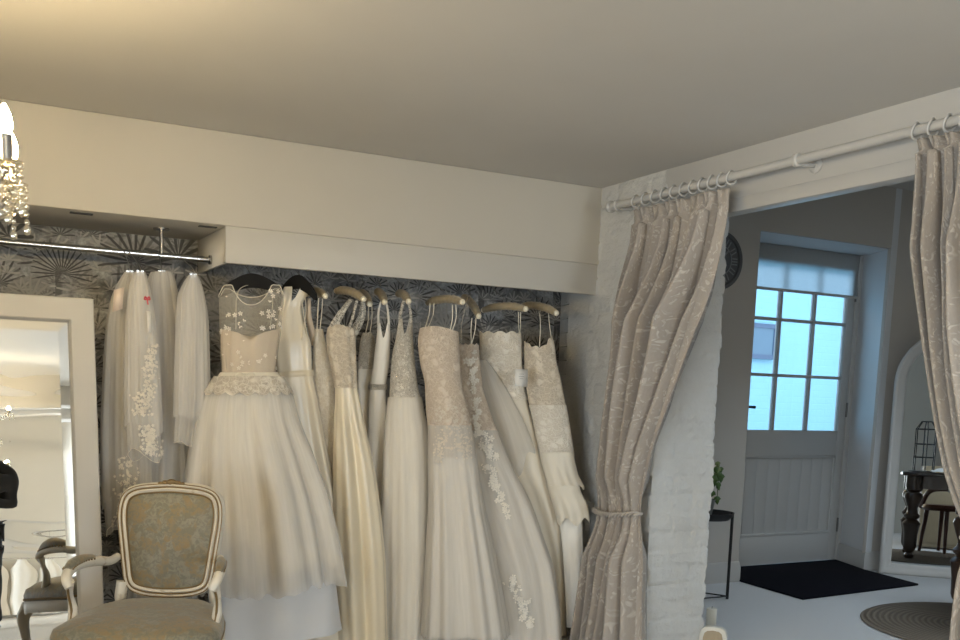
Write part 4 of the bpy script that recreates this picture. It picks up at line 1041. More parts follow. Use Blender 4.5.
# --- H: strapless blush lace, tulle skirt
gH = Gar(448, 4.08, [(325, 422, 452), (330, 420.5, 457), (341, 419, 458), (362, 421, 459), (385, 426, 461), (410, 427, 467), (430, 429, 471), (447, 429, 474), (506, 430, 483), (550, 428, 492), (592, 426, 500), (640, 423, 508), (655, 422, 510)], .55, .095, 81, ((5, .5), (9, .45), (14, .35)), (.0, .13), (430, 540))
tH = gown('strapless blush lace gown with scalloped lace over a tulle skirt', gH)
gH.sheet('bodice', M['lace_bl'], tH, lambda a: 329+3.5*smooth01((cos(a)+.2)/1.2)-2.5*sin(a), lambda a: 446+10*abs(sin(2.5*a+.3)), .005, 96, 46)
gH.sheet('skirt', M['soft_lining'], tH, 425, 634, -.004, 108, 44)
gH.sheet('overskirt', M['tulle_soft'], tH, 425, lambda a: 637+1.2*sin(17*a), .006, 144, 46)
gH.applique(tH, [(lerp(436, 470, rI.random()), lerp(405, 452, rI.random())*1.0, rI.uniform(.4, .8)) for _ in range(240)]+[(440+rI.gauss(0, 3), lerp(440, 462, rI.random()), .6) for _ in range(40)]+[(463+rI.gauss(0, 3), lerp(440, 458, rI.random()), .6) for _ in range(40)], 14, .012, .009, 'lace_applique', M['applique2'])
for u in (452.5, 456): strap('hanger_loop', [gH.S(PI*.28-(u-454)*.04, 333), pl(u, 318, 1, 4.06), pl(u-.2, 305, 1, 4.06)], .004, M['ivory'], tH)
for u in (429, 433): strap('hanger_loop', [gH.S(PI*.75-(u-431)*.05, 330), pl(u, 315, 1, 4.2), pl(u+1, 303, 1, 4.22)], .004, M['ivory'], tH)
hanger_padded('gold padded hanger above the strapless blush lace gown', pl(428, 303, 1, 4.40), pl(462, 302, 1, 4.06), None)

# --- K: lace with tiered ruffles, against the alcove wall
gK = Gar(550, 4.16, [(335, 525, 551), (346, 525, 554), (360, 525, 555.5), (379, 526, 560), (400, 529, 564), (416, 533, 567), (454, 541, 573), (490, 551, 578), (530, 560, 583), (580, 564, 584), (627, 566, 584), (640, 566, 584)], .45, .075, 101, ((4, .6), (7, .4)), (.0, .06), (454, 600))
tK = gown('ivory lace gown with tiered ruffles hanging next to the brick pier', gK, 627)
gK.sheet('bodice', M['lace_gold'], tK, lambda a: 348-10*smooth01((cos(a)-.2)/.8)-2*abs(sin(6*a))-5*smooth01((-cos(a)-.4)/.6), 420, .004, 84, 34)
gK.sheet('hip_drape', M['lace_iv'], tK, 405, 456, .007, 84, 24)
gK.sheet('skirt', M['crepe'], tK, 440, 627, -.002, 96, 44)
gK1 = Gar(550, 4.15, [(450, 540, 572.5), (458, 541, 573.5), (474, 545, 577), (489, 549, 583), (494, 550, 583)], .5, .085, 102, ((5, .6), (9, .4)), (.01, .09), (450, 488))
gK1.sheet('ruffle', M['organza'], tK, 452, lambda a: 487+2.5*sin(7*a)-6*(1-abs(cos(a)))*0, .004, 96, 14)
gK2 = Gar(550, 4.14, [(484, 548, 578), (492, 550, 580), (504, 554, 586), (520, 558, 588.5), (530, 559, 588)], .5, .09, 103, ((5, .6), (9, .4)), (.01, .10), (484, 526))
gK2.sheet('ruffle', M['organza'], tK, 485, lambda a: 521-8*smooth01((cos(a)-.3)/.7)*0+4*sin(5*a+1), .006, 96, 16)
for u in (540.5, 549.5): strap('hanger_loop', [gK.S(PI*.5 if u < 545 else PI*.1, 347 if u < 545 else 340), pl(u, 325, 1, 4.2), pl(u-1, 313, 1, 4.24)], .004, M['ivory'], tK)
hanger_padded('bronze padded hanger above the ruffled gown near the brick pier', pl(523, 306, 1, 4.44), pl(556, 313, 1, 4.13), None)

# --- J: strapless scalloped lace with organza skirt
gJ = Gar(508, 4.30, [(331, 480, 520), (345, 480.5, 521), (363, 481, 521.5), (385, 484, 524), (425, 492, 534), (460, 501, 543), (500, 520, 555), (523, 529, 561), (575, 543, 566), (640, 548, 567), (655, 549, 567)], .45, .055, 111, ((4, .6), (7, .45)), (.0, .10), (380, 560))
tJ = gown('strapless ivory lace gown with a swing tag and draped organza skirt', gJ)
gJ.sheet('bodice', M['lace_iv'], tJ, lambda a: 334-2.5*abs(sin(5*a)), 400, .004, 84, 30)
gJ.sheet('skirt', M['organza'], tJ, 380, 648, -.002, 108, 54)
gJ2 = Gar(508, 4.25, [(358, 481, 484), (375, 481, 497), (400, 484, 512), (430, 490, 527), (460, 495, 538), (490, 500, 549)], .4, .06, 112, ((3, .6), (6, .4)), (.0, .08), (360, 480))
gJ2.sheet('organza_drape', M['tulle_soft'], tJ, 360, lambda a: 470-22*cos(a)+4*sin(5*a), .006, 72, 26)
for u in (518.5, 520.5): strap('hanger_loop', [gJ.S(PI*.1, 335), pl(u, 325, 1, 4.17), pl(u, 312, 1, 4.16)], .0035, M['ivory'], tJ)
hanger_padded('long gold padded hanger above the scalloped lace gown', pl(484, 310, 1, 4.42), pl(525, 309, 1, 4.13), None)
tgp = [pl(u, v, 1, 4.085) for u, v in ((515.5, 369), (528, 369.5), (527.5, 387), (515, 386))]
tm = MB(); tm.add(tgp, [(0, 1, 2, 3)])
sw = tm.build('swing_tag', M['card'], tJ, solid=.0012)
td = MB()
for k, (wd_, f0) in enumerate(((.35, .28), (.45, .42), (.3, .55))):
    a, b = tgp[0].lerp(tgp[3], f0), tgp[1].lerp(tgp[2], f0); td.tube([a.lerp(b, .5-wd_/2)+Vector((-.0006,-.0012,0)), a.lerp(b, .5+wd_/2)+Vector((-.0006,-.0012,0))], .0007, 5)
td.build('tag_print', M['clock'], sw)
MB().tube([tgp[0].lerp(tgp[1], .5), pl(521, 355, 1, 4.12), pl(520, 337, 1, 4.17)], .0008, 5).build('tag_thread', M['ivory'], sw)

# ------------------------------------------------------------------ veils
def veil(label, px, Y, rows, bot, seed, amp=.12, mat='veil', layers=2, clip=True):
    g = Gar(px, Y, rows, .6, .05, seed, ((5, .5), (8, .45), (13, .35), (21, .2)), (.05, amp), (rows[0][0], rows[0][0]+110), 1.6)
    t = thing('bridal_veil', label, 'veil', (g.anchor.x, g.anchor.y, g.S(PI/2, rows[-1][0]).z), 'veils on the chrome rail')
    for k in range(layers):
        b = bot if k == 0 else ((lambda a: bot(a)-26*k) if callable(bot) else bot-26*k)
        g.sheet('tulle_layer', M[mat], t, rows[0][0], b, .010*k-.004, 132, 56)
    fb = bot if callable(bot) else (lambda a: bot)
    hp = [g.S(2*PI*i/132, fb(2*PI*i/132), -.003) for i in range(132)]
    MB().tube(hp, .0011, 5, closed=True).build('hem_edge', M['ivory'], t)
    tp = g.S(PI/2, rows[0][0]); c = (g.S(0, rows[0][0])+g.S(PI, rows[0][0]))/2
    gr = Vector((c.x, ry, rz-.003))
    m = MB(); m.tube(catmull([c+Vector((0,0,-.004)), c+Vector((0,0,.02)), gr+Vector((0,-.016,0)), gr+Vector((0,0,.0155)), gr+Vector((0,.015,.004))], 6), .002, 8)
    m.box(tuple(c+Vector((-.014,-.006,-.012))), tuple(c+Vector((.014,.006,.006)))); m.build('hanger_clip', M['chrome'], t)
    return g, t
v1, tv1 = veil('long lace edged veil at the left end, nearest the white mirror', 128, 4.33, [(272, 126, 133), (285, 118, 138), (300, 112, 140), (330, 107, 143), (380, 104, 146), (440, 102, 148), (500, 103, 150), (545, 106, 150)], lambda a: 528+9*sin(2*a+2)-12*sin(a), 201)
rV = random.Random(77)
v1.applique(tv1, [(126+rV.gauss(0, 4.5), lerp(455, 525, rV.random()), rV.uniform(.5, .9)) for _ in range(150)]+[(lerp(112, 140, rV.random()), 520+rV.uniform(-5, 6), .7) for _ in range(50)], 41, .012, .008)
tg = [pl(u, v, 1, 4.215) for u, v in ((114, 290), (124, 287), (122.5, 309), (112.5, 312))]; tm = MB(); tm.add(tg, [(0,1,2,3)]); tm.build('price_tag', M['pinkcard'], tv1, solid=.001)
v2, tv2 = veil('veil with a thick band of lace flowers and a red ribbon', 143, 4.20, [(272, 136, 144), (285, 131, 148), (300, 129, 151), (340, 127, 156), (400, 126, 160), (455, 128, 162), (475, 130, 162)], lambda a: 455+7*sin(2*a), 202)
sp2 = []
for (ax, ay, bx, by, wd, n) in ((152, 345, 148, 392, 6, 150), (146, 390, 140, 415, 10, 130), (146, 425, 152, 456, 8, 200)):
    for k in range(n):
        t_ = rV.random(); sp2.append((lerp(ax, bx, t_)+rV.gauss(0, .5)*wd, lerp(ay, by, t_), rV.uniform(.5, 1)))
k0 = 0
for n_sp in (150, 130, 200):
    v2.applique(tv2, sp2[k0:k0+n_sp], 42+k0, .0105, .012); k0 += n_sp
rb = pl(147, 299, 1, 4.13); m = MB()
for s in (-1, 1): m.tube(catmull([rb, rb+Vector((.007*s, -.004, .008)), rb+Vector((.010*s, -.002, -.002)), rb], 5), .003, 6)
m.tube([rb, rb+Vector((.003, -.003, -.022))], .003, 6); m.build('red_ribbon', M['red'], tv2)
tg = [pl(u, v, 1, 4.13) for u, v in ((146.5, 311), (150.5, 311.5), (151.5, 333), (148, 333))]; tm = MB(); tm.add(tg, [(0,1,2,3)]); tm.build('price_tag', M['card'], tv2, solid=.001)
v3, tv3 = veil('widest plain tulle veil falling behind the top of the armchair', 163, 4.40, [(272, 152, 171), (280, 149, 174), (300, 147, 178), (340, 146, 183), (400, 144, 187), (470, 138, 190), (540, 130, 194), (610, 126, 198)], lambda a: 603+6*sin(3*a), 203)
v4, tv4 = veil('short veil with a corded hem hanging beside the pelmet corner', 193, 4.22, [(275, 190, 196), (284, 184, 200), (296, 179, 203), (320, 177, 206.5), (360, 176, 207.5), (400, 175, 208), (450, 173, 203)], lambda a: 444+3*cos(a)+1.5*sin(5*a), 204, .14)

# ------------------------------------------------------------------ white framed mirror on the left
mth = math.radians(5.2); mb0 = Vector((0, 4.0, 0)); mz = 1.545/cos(mth)
mxr = .502; mxl = -.62
def mm_(x, s, o): return Vector((x, 4.0 + s*sin(mth) - o*cos(mth), s*cos(mth) + o*sin(mth)))
mir = thing('leaning_mirror', 'large white framed rectangular mirror leaning in front of the wallpaper', 'mirror', ((mxl+mxr)/2, 4.0, 0))
def frame_loop(ins, o): return [mm_(mxl+ins, ins+.004, o), mm_(mxr-ins, ins+.004, o), mm_(mxr-ins, mz-ins, o), mm_(mxl+ins, mz-ins, o)]
m = MB(); prof = [(0, -.02), (0, .026), (.004, .03), (.082, .024), (.088, .018), (.094, .006), (.094, -.02)]
lp = [frame_loop(i, o) for i, o in prof]
for l in lp: m.v += l
for j in range(len(prof)):
    j2 = (j+1) % len(prof)
    for i in range(4): m.f.append((j*4+i, j*4+(i+1) % 4, j2*4+(i+1) % 4, j2*4+i))
m.build('mirror_frame', M['mframe'], mir, smooth=.3)
m = MB(); a, b, c = frame_loop(.092, .006), frame_loop(.128, .0095), frame_loop(.128, .0095)
m.add(b, [(0, 1, 2, 3)]); m.build('mirror_glass', M['mirror1'], mir)
m = MB(); m.v = a+b; m.f = [(i, (i+1) % 4, 4+(i+1) % 4, 4+i) for i in range(4)]; m.build('bevelled_edge', M['mirror2'], mir, smooth=.1)
m = MB(); m.add(frame_loop(.0, -.02), [(3, 2, 1, 0)]); m.build('backing_board', M['white'], mir)

# ------------------------------------------------------------------ armchair
ch_ang = math.radians(24); cb = Vector((sin(ch_ang), cos(ch_ang), 0)); cr_ = Vector((cos(ch_ang), -sin(ch_ang), 0))
CO = Vector((.692, 3.70, .01))
def cw(x, y, z): return CO + cr_*x + cb*y + Vector((0,0,max(z, -.01)))          # y: backwards, origin under the back
chair = thing('armchair', 'white and gilt French armchair with sage damask seat in front of the gowns', 'armchair', tuple(CO))
def back_y(z): return -.02 + (z-.42)*.20
half = [(0, .442), (.06, .444), (.11, .452), (.15, .47), (.172, .505), (.182, .56), (.192, .63), (.202, .70), (.205, .75), (.198, .795), (.175, .83), (.13, .85), (.07, .858), (0, .862)]
half = [(x*.94, z) for x, z in half]
outl = [(x, z) for x, z in half] + [(-x, z) for x, z in half[-2:0:-1]]
def ring_off(o): # offset outline inward
    n = len(outl); cx_, cz_ = 0, .655; res = []
    for i in range(n):
        a, b = outl[i-1], outl[(i+1) % n]; tx, tz = b[0]-a[0], b[1]-a[1]; q = math.hypot(tx, tz); res.append((outl[i][0]-tz/q*o, outl[i][1]+tx/q*o))
    return res
def loop3(o, dy):
    return catmull([cw(x, back_y(z)+dy, z) for x, z in ring_off(o)], 4, True)
def ringband(profile):
    m = MB(); L = [loop3(o, dy) for o, dy in profile]; n = len(L[0])
    for l in L: m.v += l
    k = len(L)
    for j in range(k):
        for i in range(n): m.f.append((j*n+i, j*n+(i+1) % n, ((j+1) % k)*n+(i+1) % n, ((j+1) % k)*n+i))
    return m
bf = ringband([(0, .022), (-.002, 0), (.003, -.014), (.010, -.017), (.014, -.011), (.019, -.011), (.023, -.018), (.031, -.014), (.036, 0), (.036, .022)]).build('back_frame', M['antique'], chair, smooth=1.0)
for o in (.005, .0165, .0345): MB().tube([p for p in loop3(o, -.0135)], .0030, 6, closed=True).build('gilt_line', M['gilt'], bf)
inn = ring_off(.034); N = len(inn)
m = MB(); rings = 7
for side in (-1, 1):
    b0 = len(m.v); Ls = []
    for k in range(rings+1):
        s = 1-k/rings; L = catmull([cw(x*s, back_y(.655+(z-.655)*s) + side*(.008+.026*(1-s*s)) , .655+(z-.655)*s) for x, z in inn], 3, True); Ls.append(L)
    n = len(Ls[0])
    for L in Ls: m.v += L
    for j in range(rings):
        for i in range(n): m.f.append((b0+j*n+i, b0+j*n+(i+1) % n, b0+(j+1)*n+(i+1) % n, b0+(j+1)*n+i))
m.build('back_cushion', M['uphol'], chair, smooth=3)
m = MB()
for dx_, s in ((0, 1), (-.022, .75), (.022, .75), (-.04, .5), (.04, .5)): m.ball(cw(dx_, back_y(.862)-.012, .864-abs(dx_)*.12), .014*s, 10, (1.3, .7, .8))
m.build('crest_carving', M['gilt'], chair)
for s in (-1, 1):
    MB().tube(catmull([cw(.165*s, -.012, .50), cw(.172*s, -.016, .44), cw(.178*s, -.01, .36), cw(.185*s, .03, .18), cw(.19*s, .085, 0)], 6), [.019+.003*(i < 7) for i in range(25)], 10).build('leg', M['antique'], chair)
# seat
def seat_outline(n=56):
    pts = [(.0, -.565), (.13, -.56), (.235, -.53), (.285, -.475), (.285, -.40), (.268, -.27), (.235, -.13), (.165, -.035), (.085, -.008), (0, .0)]
    full = pts + [(-x, y) for x, y in pts[-2:0:-1]]
    return catmull([Vector((x, y, 0)) for x, y in full], 4, True)
so = [Vector((p.x*.93, p.y, 0)) for p in seat_outline()]
m = MB(); n = len(so); prof = [(1.0, .33), (1.01, .345), (1.012, .37), (1.0, .385), (.985, .39), (.985, .33)]
for f_, z in prof: m.v += [cw(p.x*f_, -.28+(p.y+.28)*f_, z + (.015*math.cos(p.x*9)*(1 if p.y < -.45 else 0) if z < .35 else 0)) for p in so]
for j in range(len(prof)):
    for i in range(n): m.f.append((j*n+i, j*n+(i+1) % n, ((j+1) % len(prof))*n+(i+1) % n, ((j+1) % len(prof))*n+i))
m.build('seat_rail', M['antique'], chair, smooth=1)
m = MB(); prof = [(.97, .36), (1.0, .385), (1.005, .405), (.975, .428), (.85, .447), (.6, .461), (.3, .467), (.02, .468)]
for f_, z in prof: m.v += [cw(p.x*f_, -.28+(p.y+.28)*f_, z) for p in so]
for j in range(len(prof)-1):
    for i in range(n): m.f.append((j*n+i, j*n+(i+1) % n, (j+1)*n+(i+1) % n, (j+1)*n+i))
m.f.append(tuple((len(prof)-1)*n+i for i in range(n)))
m.build('seat_cushion', M['uphol'], chair, smooth=3)
MB().tube([cw(p.x*1.003, -.28+(p.y+.28)*1.003, .391) for p in so], .004, 6, closed=True).build('gimp_trim', M['gilt'], chair)
for s in (-1, 1):
    arm_pts = [cw(.186*s, back_y(.585)-.005, .588), cw(.198*s, -.05, .582), cw(.214*s, -.13, .596), cw(.236*s, -.24, .606), cw(.247*s, -.33, .598), cw(.243*s, -.375, .575), cw(.23*s, -.385, .55)]
    P = catmull(arm_pts, 6); rr = [.0145+.003*sin(PI*i/(len(P)-1)) for i in range(len(P))]
    am_o = MB().tube(P, rr, 12).build('arm_rail', M['antique'], chair)
    pp_ = catmull([cw(.234*s, -.375, .57), cw(.242*s, -.345, .52), cw(.238*s, -.33, .46), cw(.235*s, -.375, .41), cw(.24*s, -.40, .36)], 6)
    MB().tube(pp_, [.0135+.003*cos(i*.5) for i in range(len(pp_))], 12).build('arm_post', M['antique'], chair)
    MB().tube([p-cb*.0165 for p in pp_], .0042, 6).build('gilt_line', M['gilt'], am_o)
    MB().tube([p+Vector((0,0,.004))-cb*.0155 for p in P[2:26]], .0036, 6).build('gilt_line', M['gilt'], am_o)
    pd = P[14:27]
    MB().tube([p+Vector((0,0,.014)) for p in pd], [.007+.011*sin(PI*(.12+.76*i/(len(pd)-1))) for i in range(len(pd))], 14).build('arm_pad', M['uphol'], chair)
    nl = MB()
    for i in range(1, len(pd)-1):
        for q in (-1, 1): nl.ball(pd[i]+cr_*(.0165*q)+Vector((0,0,.010)), .0035, 6)
    nl.build('nail_trim', M['gilt'], am_o)
    MB().tube(catmull([cw(.235*s, -.49, .37), cw(.25*s, -.52, .30), cw(.24*s, -.52, .2), cw(.215*s, -.49, .08), cw(.222*s, -.51, .02), cw(.23*s, -.53, 0)], 5), [.03, .032, .032, .031, .03, .028, .026, .024, .022, .02, .018, .017, .016, .015, .015, .016, .018, .02, .021, .021, .02, .018, .017, .016, .016, .016], 12).build('leg', M['antique'], chair)

# ------------------------------------------------------------------ chandeliers
def chandelier(label, c, n=6, rad=.27, a_off=0, drop_z=0):
    """c: centre at candle-cup height."""
    t = thing('chandelier', label, 'chandelier', tuple(c), 'crystal chandeliers in the bridal room')
    h = CEIL-c.z
    MB().lathe([(.0, h), (.055, h), (.05, h-.02), (.012, h-.03)], c, 20).build('ceiling_rose', M['dchrome'], t)
    m = MB()
    for k in range(int((h-.03-.10)/.022)):
        z = h-.04-k*.022; m.tube([c+Vector((.007*cos(a*PI/4)*(1 if k % 2 else 0), .007*cos(a*PI/4)*(0 if k % 2 else 1), z+.013*sin(a*PI/4))) for a in range(8)], .002, 5, closed=True)
    m.build('chain', M['dchrome'], t)
    MB().lathe([(.004, .12), (.02, .10), (.012, .07), (.03, .04), (.038, .01), (.02, -.03), (.034, -.06), (.03, -.09), (.01, -.11), (.014, -.13), (.0, -.15)], c, 20).build('stem', M['crystal'], t)
    def strand(p, k, s=.012):
        m = MB()
        for i in range(k):
            q = p+Vector((0,0,-i*s*2.1)); m.ball(q, s*.8*(1 if i < k-1 else 1.3), 8, (1,1,1.15 if i < k-1 else 1.4))
        return m
    for k in range(n):
        a = a_off+2*PI*k/n; u = Vector((cos(a), sin(a), 0))
        P = catmull([c+u*.02+Vector((0,0,-.05)), c+u*rad*.4+Vector((0,0,-.10)), c+u*rad*.8+Vector((0,0,-.08)), c+u*rad+Vector((0,0,-.015))], 7)
        arm = MB().tube(P, .006, 8).build('arm', M['dchrome'], t)
        e = c+u*rad
        MB().lathe([(.0, -.02), (.014, -.016), (.034, -.004), (.036, 0), (.012, -.002)], e, 18).build('drip_pan', M['crystal'], arm)
        MB().lathe([(.014, 0), (.0145, .055), (.012, .056)], e, 14).build('candle_sleeve', M['dchrome'], arm)
        MB().lathe([(.009, .055), (.012, .058), (.0155, .07), (.016, .08), (.0135, .096), (.008, .11), (.003, .119), (0, .12)], e, 14).build('bulb', M['bulb'], arm)
        strand(e+u*.034+Vector((0,0,-.012)), 6, .009).build('crystal_drop', M['crystal'], arm)
        strand(e+Vector((0,0,-.02)), 7, .0082).build('crystal_drop', M['crystal'], arm)
        strand(e-u*.03+Vector((0,0,-.012)), 4, .010).build('crystal_drop', M['crystal'], arm)
        w_ = Vector((-u.y, u.x, 0))
        for s in (-1, 1): strand(e+w_*.03*s+Vector((0,0,-.012)), 3, .011).build('crystal_drop', M['crystal'], arm)
        sw_ = MB(); a2 = a_off+2*PI*(k+1)/n; e2 = c+Vector((cos(a2), sin(a2), 0))*rad
        for i in range(1, 10):
            tt = i/10; sw_.ball(e.lerp(e2, tt)+Vector((0,0,-.01-.09*sin(PI*tt))), .008, 7)
        sw_.build('crystal_swag', M['crystal'], t)
    for k in range(8):
        a = 2*PI*k/8; strand(c+Vector((.05*cos(a), .05*sin(a), -.09)), 5, .010).build('crystal_drop', M['crystal'], t)
    strand(c+Vector((0,0,-.15)), 3, .014).build('finial_drop', M['crystal'], t)
    return t
cz = 1.722
chandelier('crystal chandelier hanging nearest the leaning mirror', Vector((-.092, 2.62, cz-.012)), 6, .27, -.62)
chandelier('middle crystal chandelier seen only in the leaning mirror', Vector((.17, -1.0, 1.85)), 6, .27, .2)
chandelier('farthest crystal chandelier at the back of the room in the leaning mirror', Vector((.27, -3.3, 1.60)), 6, .27, .5)

# ------------------------------------------------------------------ things behind the camera, seen in the mirror
for k_, yy in enumerate((-1.9, -3.0)):
    S_('ceiling_beam', MB().box((XL, yy-.13, CEIL-.17), (XD, yy+.13, CEIL+.01)), M['white'], bevel=.008)
rr_ = thing('garment_rail', 'low garment rail at the far end of the room in the leaning mirror', 'clothes rail', (.3, -4.2, 0))
MB().tube([(-1.2, -4.2, .78), (1.6, -4.2, .78)], .012, 10).build('rail_tube', M['chrome'], rr_)
for x in (-1.2, 1.6): MB().tube([(x, -4.2, .78), (x, -4.2, 0)], .014, 10).build('upright', M['chrome'], rr_)
proto = None
for k in range(10):
    x = -1.05+k*.285
    if proto is None:
        t = thing('short_dress', 'x', 'dress', (0, 0, 0), 'pale dresses on the low garment rail')
        def S2(u, v):
            a = 2*PI*u; w_ = lerp(.05, .13, smooth01(v*1.3)); dd = lerp(.05, .10, v); return Vector((w_*cos(a)*(1+.1*v*sin(6*a)), dd*sin(a)*(1+.1*v*sin(7*a)), -.05-.62*v))
        MB().grid(S2, 40, 16, True, uvfn=lambda u, v: (u, v)).build('gown_body', M['crepe'], t, smooth=3)
        MB().tube(catmull([(0,0,-.06), (0,-.004,-.03), (0,-.020,0), (0,0,.0175), (0,.017,.003)], 5), .002, 6).build('hanger_hook', M['chrome'], t)
        proto = t; o = t
    else: o = copy_tree(proto)
    o.location = (x, -4.2, .78)
    o.rotation_euler = (0, 0, .25*sin(k*1.7)) if False else (0, 0, 0)
    o['label'] = 'pale short dress on the low rail behind the photographer in the leaning mirror'
# photographer, only the mirror shows part of them
def person():
    base = Vector((.13, -.42, 0)); fw = Vector((.1, 1, 0)).normalized(); rt = Vector((1, -.1, 0)).normalized()
    P = lambda x, y, z: base + rt*x + fw*y + Vector((0,0,z))
    t = thing('person', 'person in black jacket and dark trousers holding up a phone, in the leaning mirror', 'person', tuple(base))
    def skin(name, verts, edges, mat, root=0, lv=2):
        me = bpy.data.meshes.new(name); me.from_pydata([tuple(v[0]-base) for v in verts], edges, [])
        o = bpy.data.objects.new(name, me); COL.objects.link(o); o.parent = t
        bm = bmesh.new(); bm.from_mesh(me); ly = bm.verts.layers.skin.verify(); bm.verts.ensure_lookup_table()
        for i, v in enumerate(bm.verts): v[ly].radius = (verts[i][1], verts[i][1]*(verts[i][2] if len(verts[i]) > 2 else 1)); v[ly].use_root = i == root
        bm.to_mesh(me); bm.free(); me.materials.append(mat)
        o.modifiers.new('skin', 'SKIN').use_smooth_shade = True; s = o.modifiers.new('sub', 'SUBSURF'); s.levels = lv; s.render_levels = lv
        return o
    hands = {-1: P(-.10, .36, 1.20), 1: P(.03, .36, 1.20)}
    hands = {-1: Vector((-.075, -.085, 1.215)), 1: Vector((.075, -.09, 1.215))}
    V = [(P(0,0,.92), .145, .8), (P(0,-.01,1.08), .125, .8), (P(0,0,1.26), .15, .75), (P(0,.0,1.38), .10, .8), (P(0,.02,1.45), .055), (P(0,.035,1.53), .075), (P(0,.045,1.60), .088), (P(0,.035,1.67), .07)]
    E = [(0,1),(1,2),(2,3),(3,4),(4,5),(5,6),(6,7)]
    for s in (-1, 1):
        b = len(V); V += [(P(.16*s, 0, 1.36), .06), (P(.28*s, .04, 1.13), .048), (hands[s]+Vector((.02*s, -.10, -.05)), .03), (hands[s]+Vector((.004*s,-.02,-.01)), .026)]
        E += [(3, b), (b, b+1), (b+1, b+2), (b+2, b+3)]
        b = len(V); V += [(P(.09*s, 0, .84), .095), (P(.095*s, .02, .48), .062), (P(.10*s, -.01, .09), .042), (P(.105*s, .12, .035), .034)]
        E += [(0, b), (b, b+1), (b+1, b+2), (b+2, b+3)]
    skin('body', V, E, M['skin'])
    J = [(P(0,0,.80), .175, .85), (P(0,-.01,1.08), .15, .85), (P(0,0,1.26), .172, .8), (P(0,0,1.385), .11, .8)]
    JE = [(0,1),(1,2),(2,3)]
    for s in (-1, 1):
        b = len(J); J += [(P(.165*s, 0, 1.36), .082), (P(.285*s, .04, 1.13), .07), (hands[s]+Vector((.025*s, -.11, -.055)), .048)]
        JE += [(3, b), (b, b+1), (b+1, b+2)]
    skin('jacket', J, JE, M['jacket'])
    T = [(P(0,0,.86), .165, .85)]; TE = []
    for s in (-1, 1):
        b = len(T); T += [(P(.095*s, 0, .76), .115), (P(.10*s, .02, .46), .085), (P(.105*s, -.01, .08), .07)]; TE += [(0, b), (b, b+1), (b+1, b+2)]
    skin('trousers', T, TE, M['trouser'])
    for s in (-1, 1): MB().ball(P(.105*s, .06, .04), .05, 14, (.9, 2.2, .8)).build('shoe', M['black'], t)
    m = MB(); hc = P(0, .03, 1.625)
    m.grid(lambda u, v: hc + Vector((.098*sin(PI*v*.62)*cos(2*PI*u), .108*sin(PI*v*.62)*sin(2*PI*u)-.018, .115*cos(PI*v*.62)+ (.05 if False else 0))), 24, 10, True); m.build('hair', M['hair'], t, solid=.012)
    for s in (-1, 1):
        MB().ball(P(.033*s, .125, 1.605), .012, 8).build('eye', M['card'], t); MB().ball(P(.092*s, .035, 1.59), .026, 10, (.4, .8, 1.2)).build('ear', M['skin'], t)
        # five fingers curled round the phone's edge
        for k in range(5):
            h = hands[s]; z = .028-.017*k; ln = (.05, .058, .06, .056, .045)[k]
            a = h+Vector((.006*s, -.012, z*.8)); mid = h+Vector((-.012*s, .022, z)); e = h+Vector((-.012*s-ln*.55*s, .026, z*1.05)) if k else h+Vector((-.03*s, -.012, z+.02))
            MB().tube(catmull([a, mid, e], 5), [.0095-.0003*i for i in range(11)], 8).build('finger', M['skin'], t)
    MB().lathe([(.0, .0), (.012, .0), (.008, .03), (.004, .05)], P(0, .115, 1.56), 10).build('nose', M['skin'], t)
    MB().ball(P(0, .125, 1.535), .02, 10, (1.2, .4, .3)).build('mouth', M['redwood'], t)
    return t
person()
ph_ = thing('phone', 'black phone held up by the photographer in the leaning mirror', 'phone', (0, -.075, 1.215))
MB().box((-.078, -.083, 1.19), (.078, -.075, 1.262)).build('case', M['phone'], ph_, bevel=.003)
MB().box((-.072, -.0845, 1.194), (.072, -.0828, 1.258)).build('screen', M['phone'], ph_)

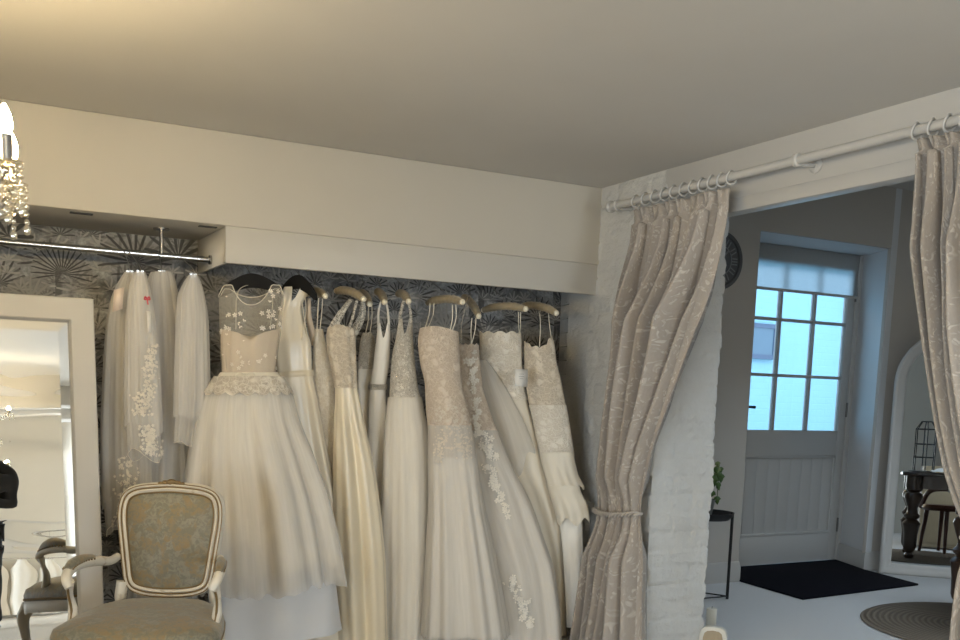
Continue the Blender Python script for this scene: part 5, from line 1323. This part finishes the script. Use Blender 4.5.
# ------------------------------------------------------------------ light
W = bpy.data.worlds.new('world'); scene.world = W; W.use_nodes = True
bg = W.node_tree.nodes['Background']; bg.inputs[0].default_value = (.62, .80, 1.0, 1); bg.inputs[1].default_value = 2.9
def portal(name, loc, rot, sx, sy):
    l = bpy.data.lights.new(name, 'AREA'); l.shape = 'RECTANGLE'; l.size = sx; l.size_y = sy; l.cycles.is_portal = True
    o = bpy.data.objects.new(name, l); COL.objects.link(o); o.location = loc; o.rotation_euler = rot; return o
portal('window_portal', (XL-.09, (wy0+wy1)/2, (wz0+wz1)/2), (0, -PI/2, 0), wz1-wz0, wy1-wy0)
portal('door_portal', (5.526, DY+.05, 1.62), (PI/2, 0, PI), 1.02, 1.2)
# daylight through the unseen window added on the left
l = bpy.data.lights.new('daylight', 'AREA'); l.shape = 'RECTANGLE'; l.size = wz1-wz0; l.size_y = wy1-wy0; l.energy = 265; l.color = (.96, .98, 1.0)
o = bpy.data.objects.new('daylight', l); COL.objects.link(o); o.location = (XL-.12, (wy0+wy1)/2, (wz0+wz1)/2); o.rotation_euler = (0, -PI/2, 0)
l = bpy.data.lights.new('added_door_lamp', 'AREA'); l.shape = 'RECTANGLE'; l.size = nx1-nx0; l.size_y = nz1; l.energy = 185; l.color = (.97, .985, 1.0)  # lamp outside the added rear door, lights the gowns from the front
o = bpy.data.objects.new('added_door_lamp', l); COL.objects.link(o); o.location = ((nx0+nx1)/2, YN-.12, nz1/2); o.rotation_euler = (PI/2, 0, 0)
l = bpy.data.lights.new('added_hall_lamp', 'AREA'); l.shape = 'RECTANGLE'; l.size = 1.2; l.size_y = 1.6; l.energy = 14; l.color = (.88, .94, 1.0)  # lamp outside the added hall window
o = bpy.data.objects.new('added_hall_lamp', l); COL.objects.link(o); o.location = (FX+.13, 2.1, 1.55); o.rotation_euler = (0, PI/2, 0)
l = bpy.data.lights.new('added_rooflight_lamp', 'AREA'); l.shape = 'RECTANGLE'; l.size = kx1-kx0; l.size_y = ky1-ky0; l.energy = 33; l.color = (.88, .94, 1.0)  # lamp over the added roof light, lifts the hall floor
o = bpy.data.objects.new('added_rooflight_lamp', l); COL.objects.link(o); o.location = ((kx0+kx1)/2, (ky0+ky1)/2, FCEIL+.13)
vs = scene.view_settings
scene.display_settings.display_device = 'sRGB'
vs.view_transform = 'Standard'; vs.look = 'None'; vs.exposure = 0.0; vs.gamma = 1; vs.use_curve_mapping = False
cy = scene.cycles
cy.use_denoising = True
cy.max_bounces = 10; cy.diffuse_bounces = 4; cy.glossy_bounces = 5; cy.transparent_max_bounces = 24; cy.transmission_bounces = 4
cy.caustics_reflective = False; cy.caustics_refractive = False
cy.sample_clamp_indirect = 6
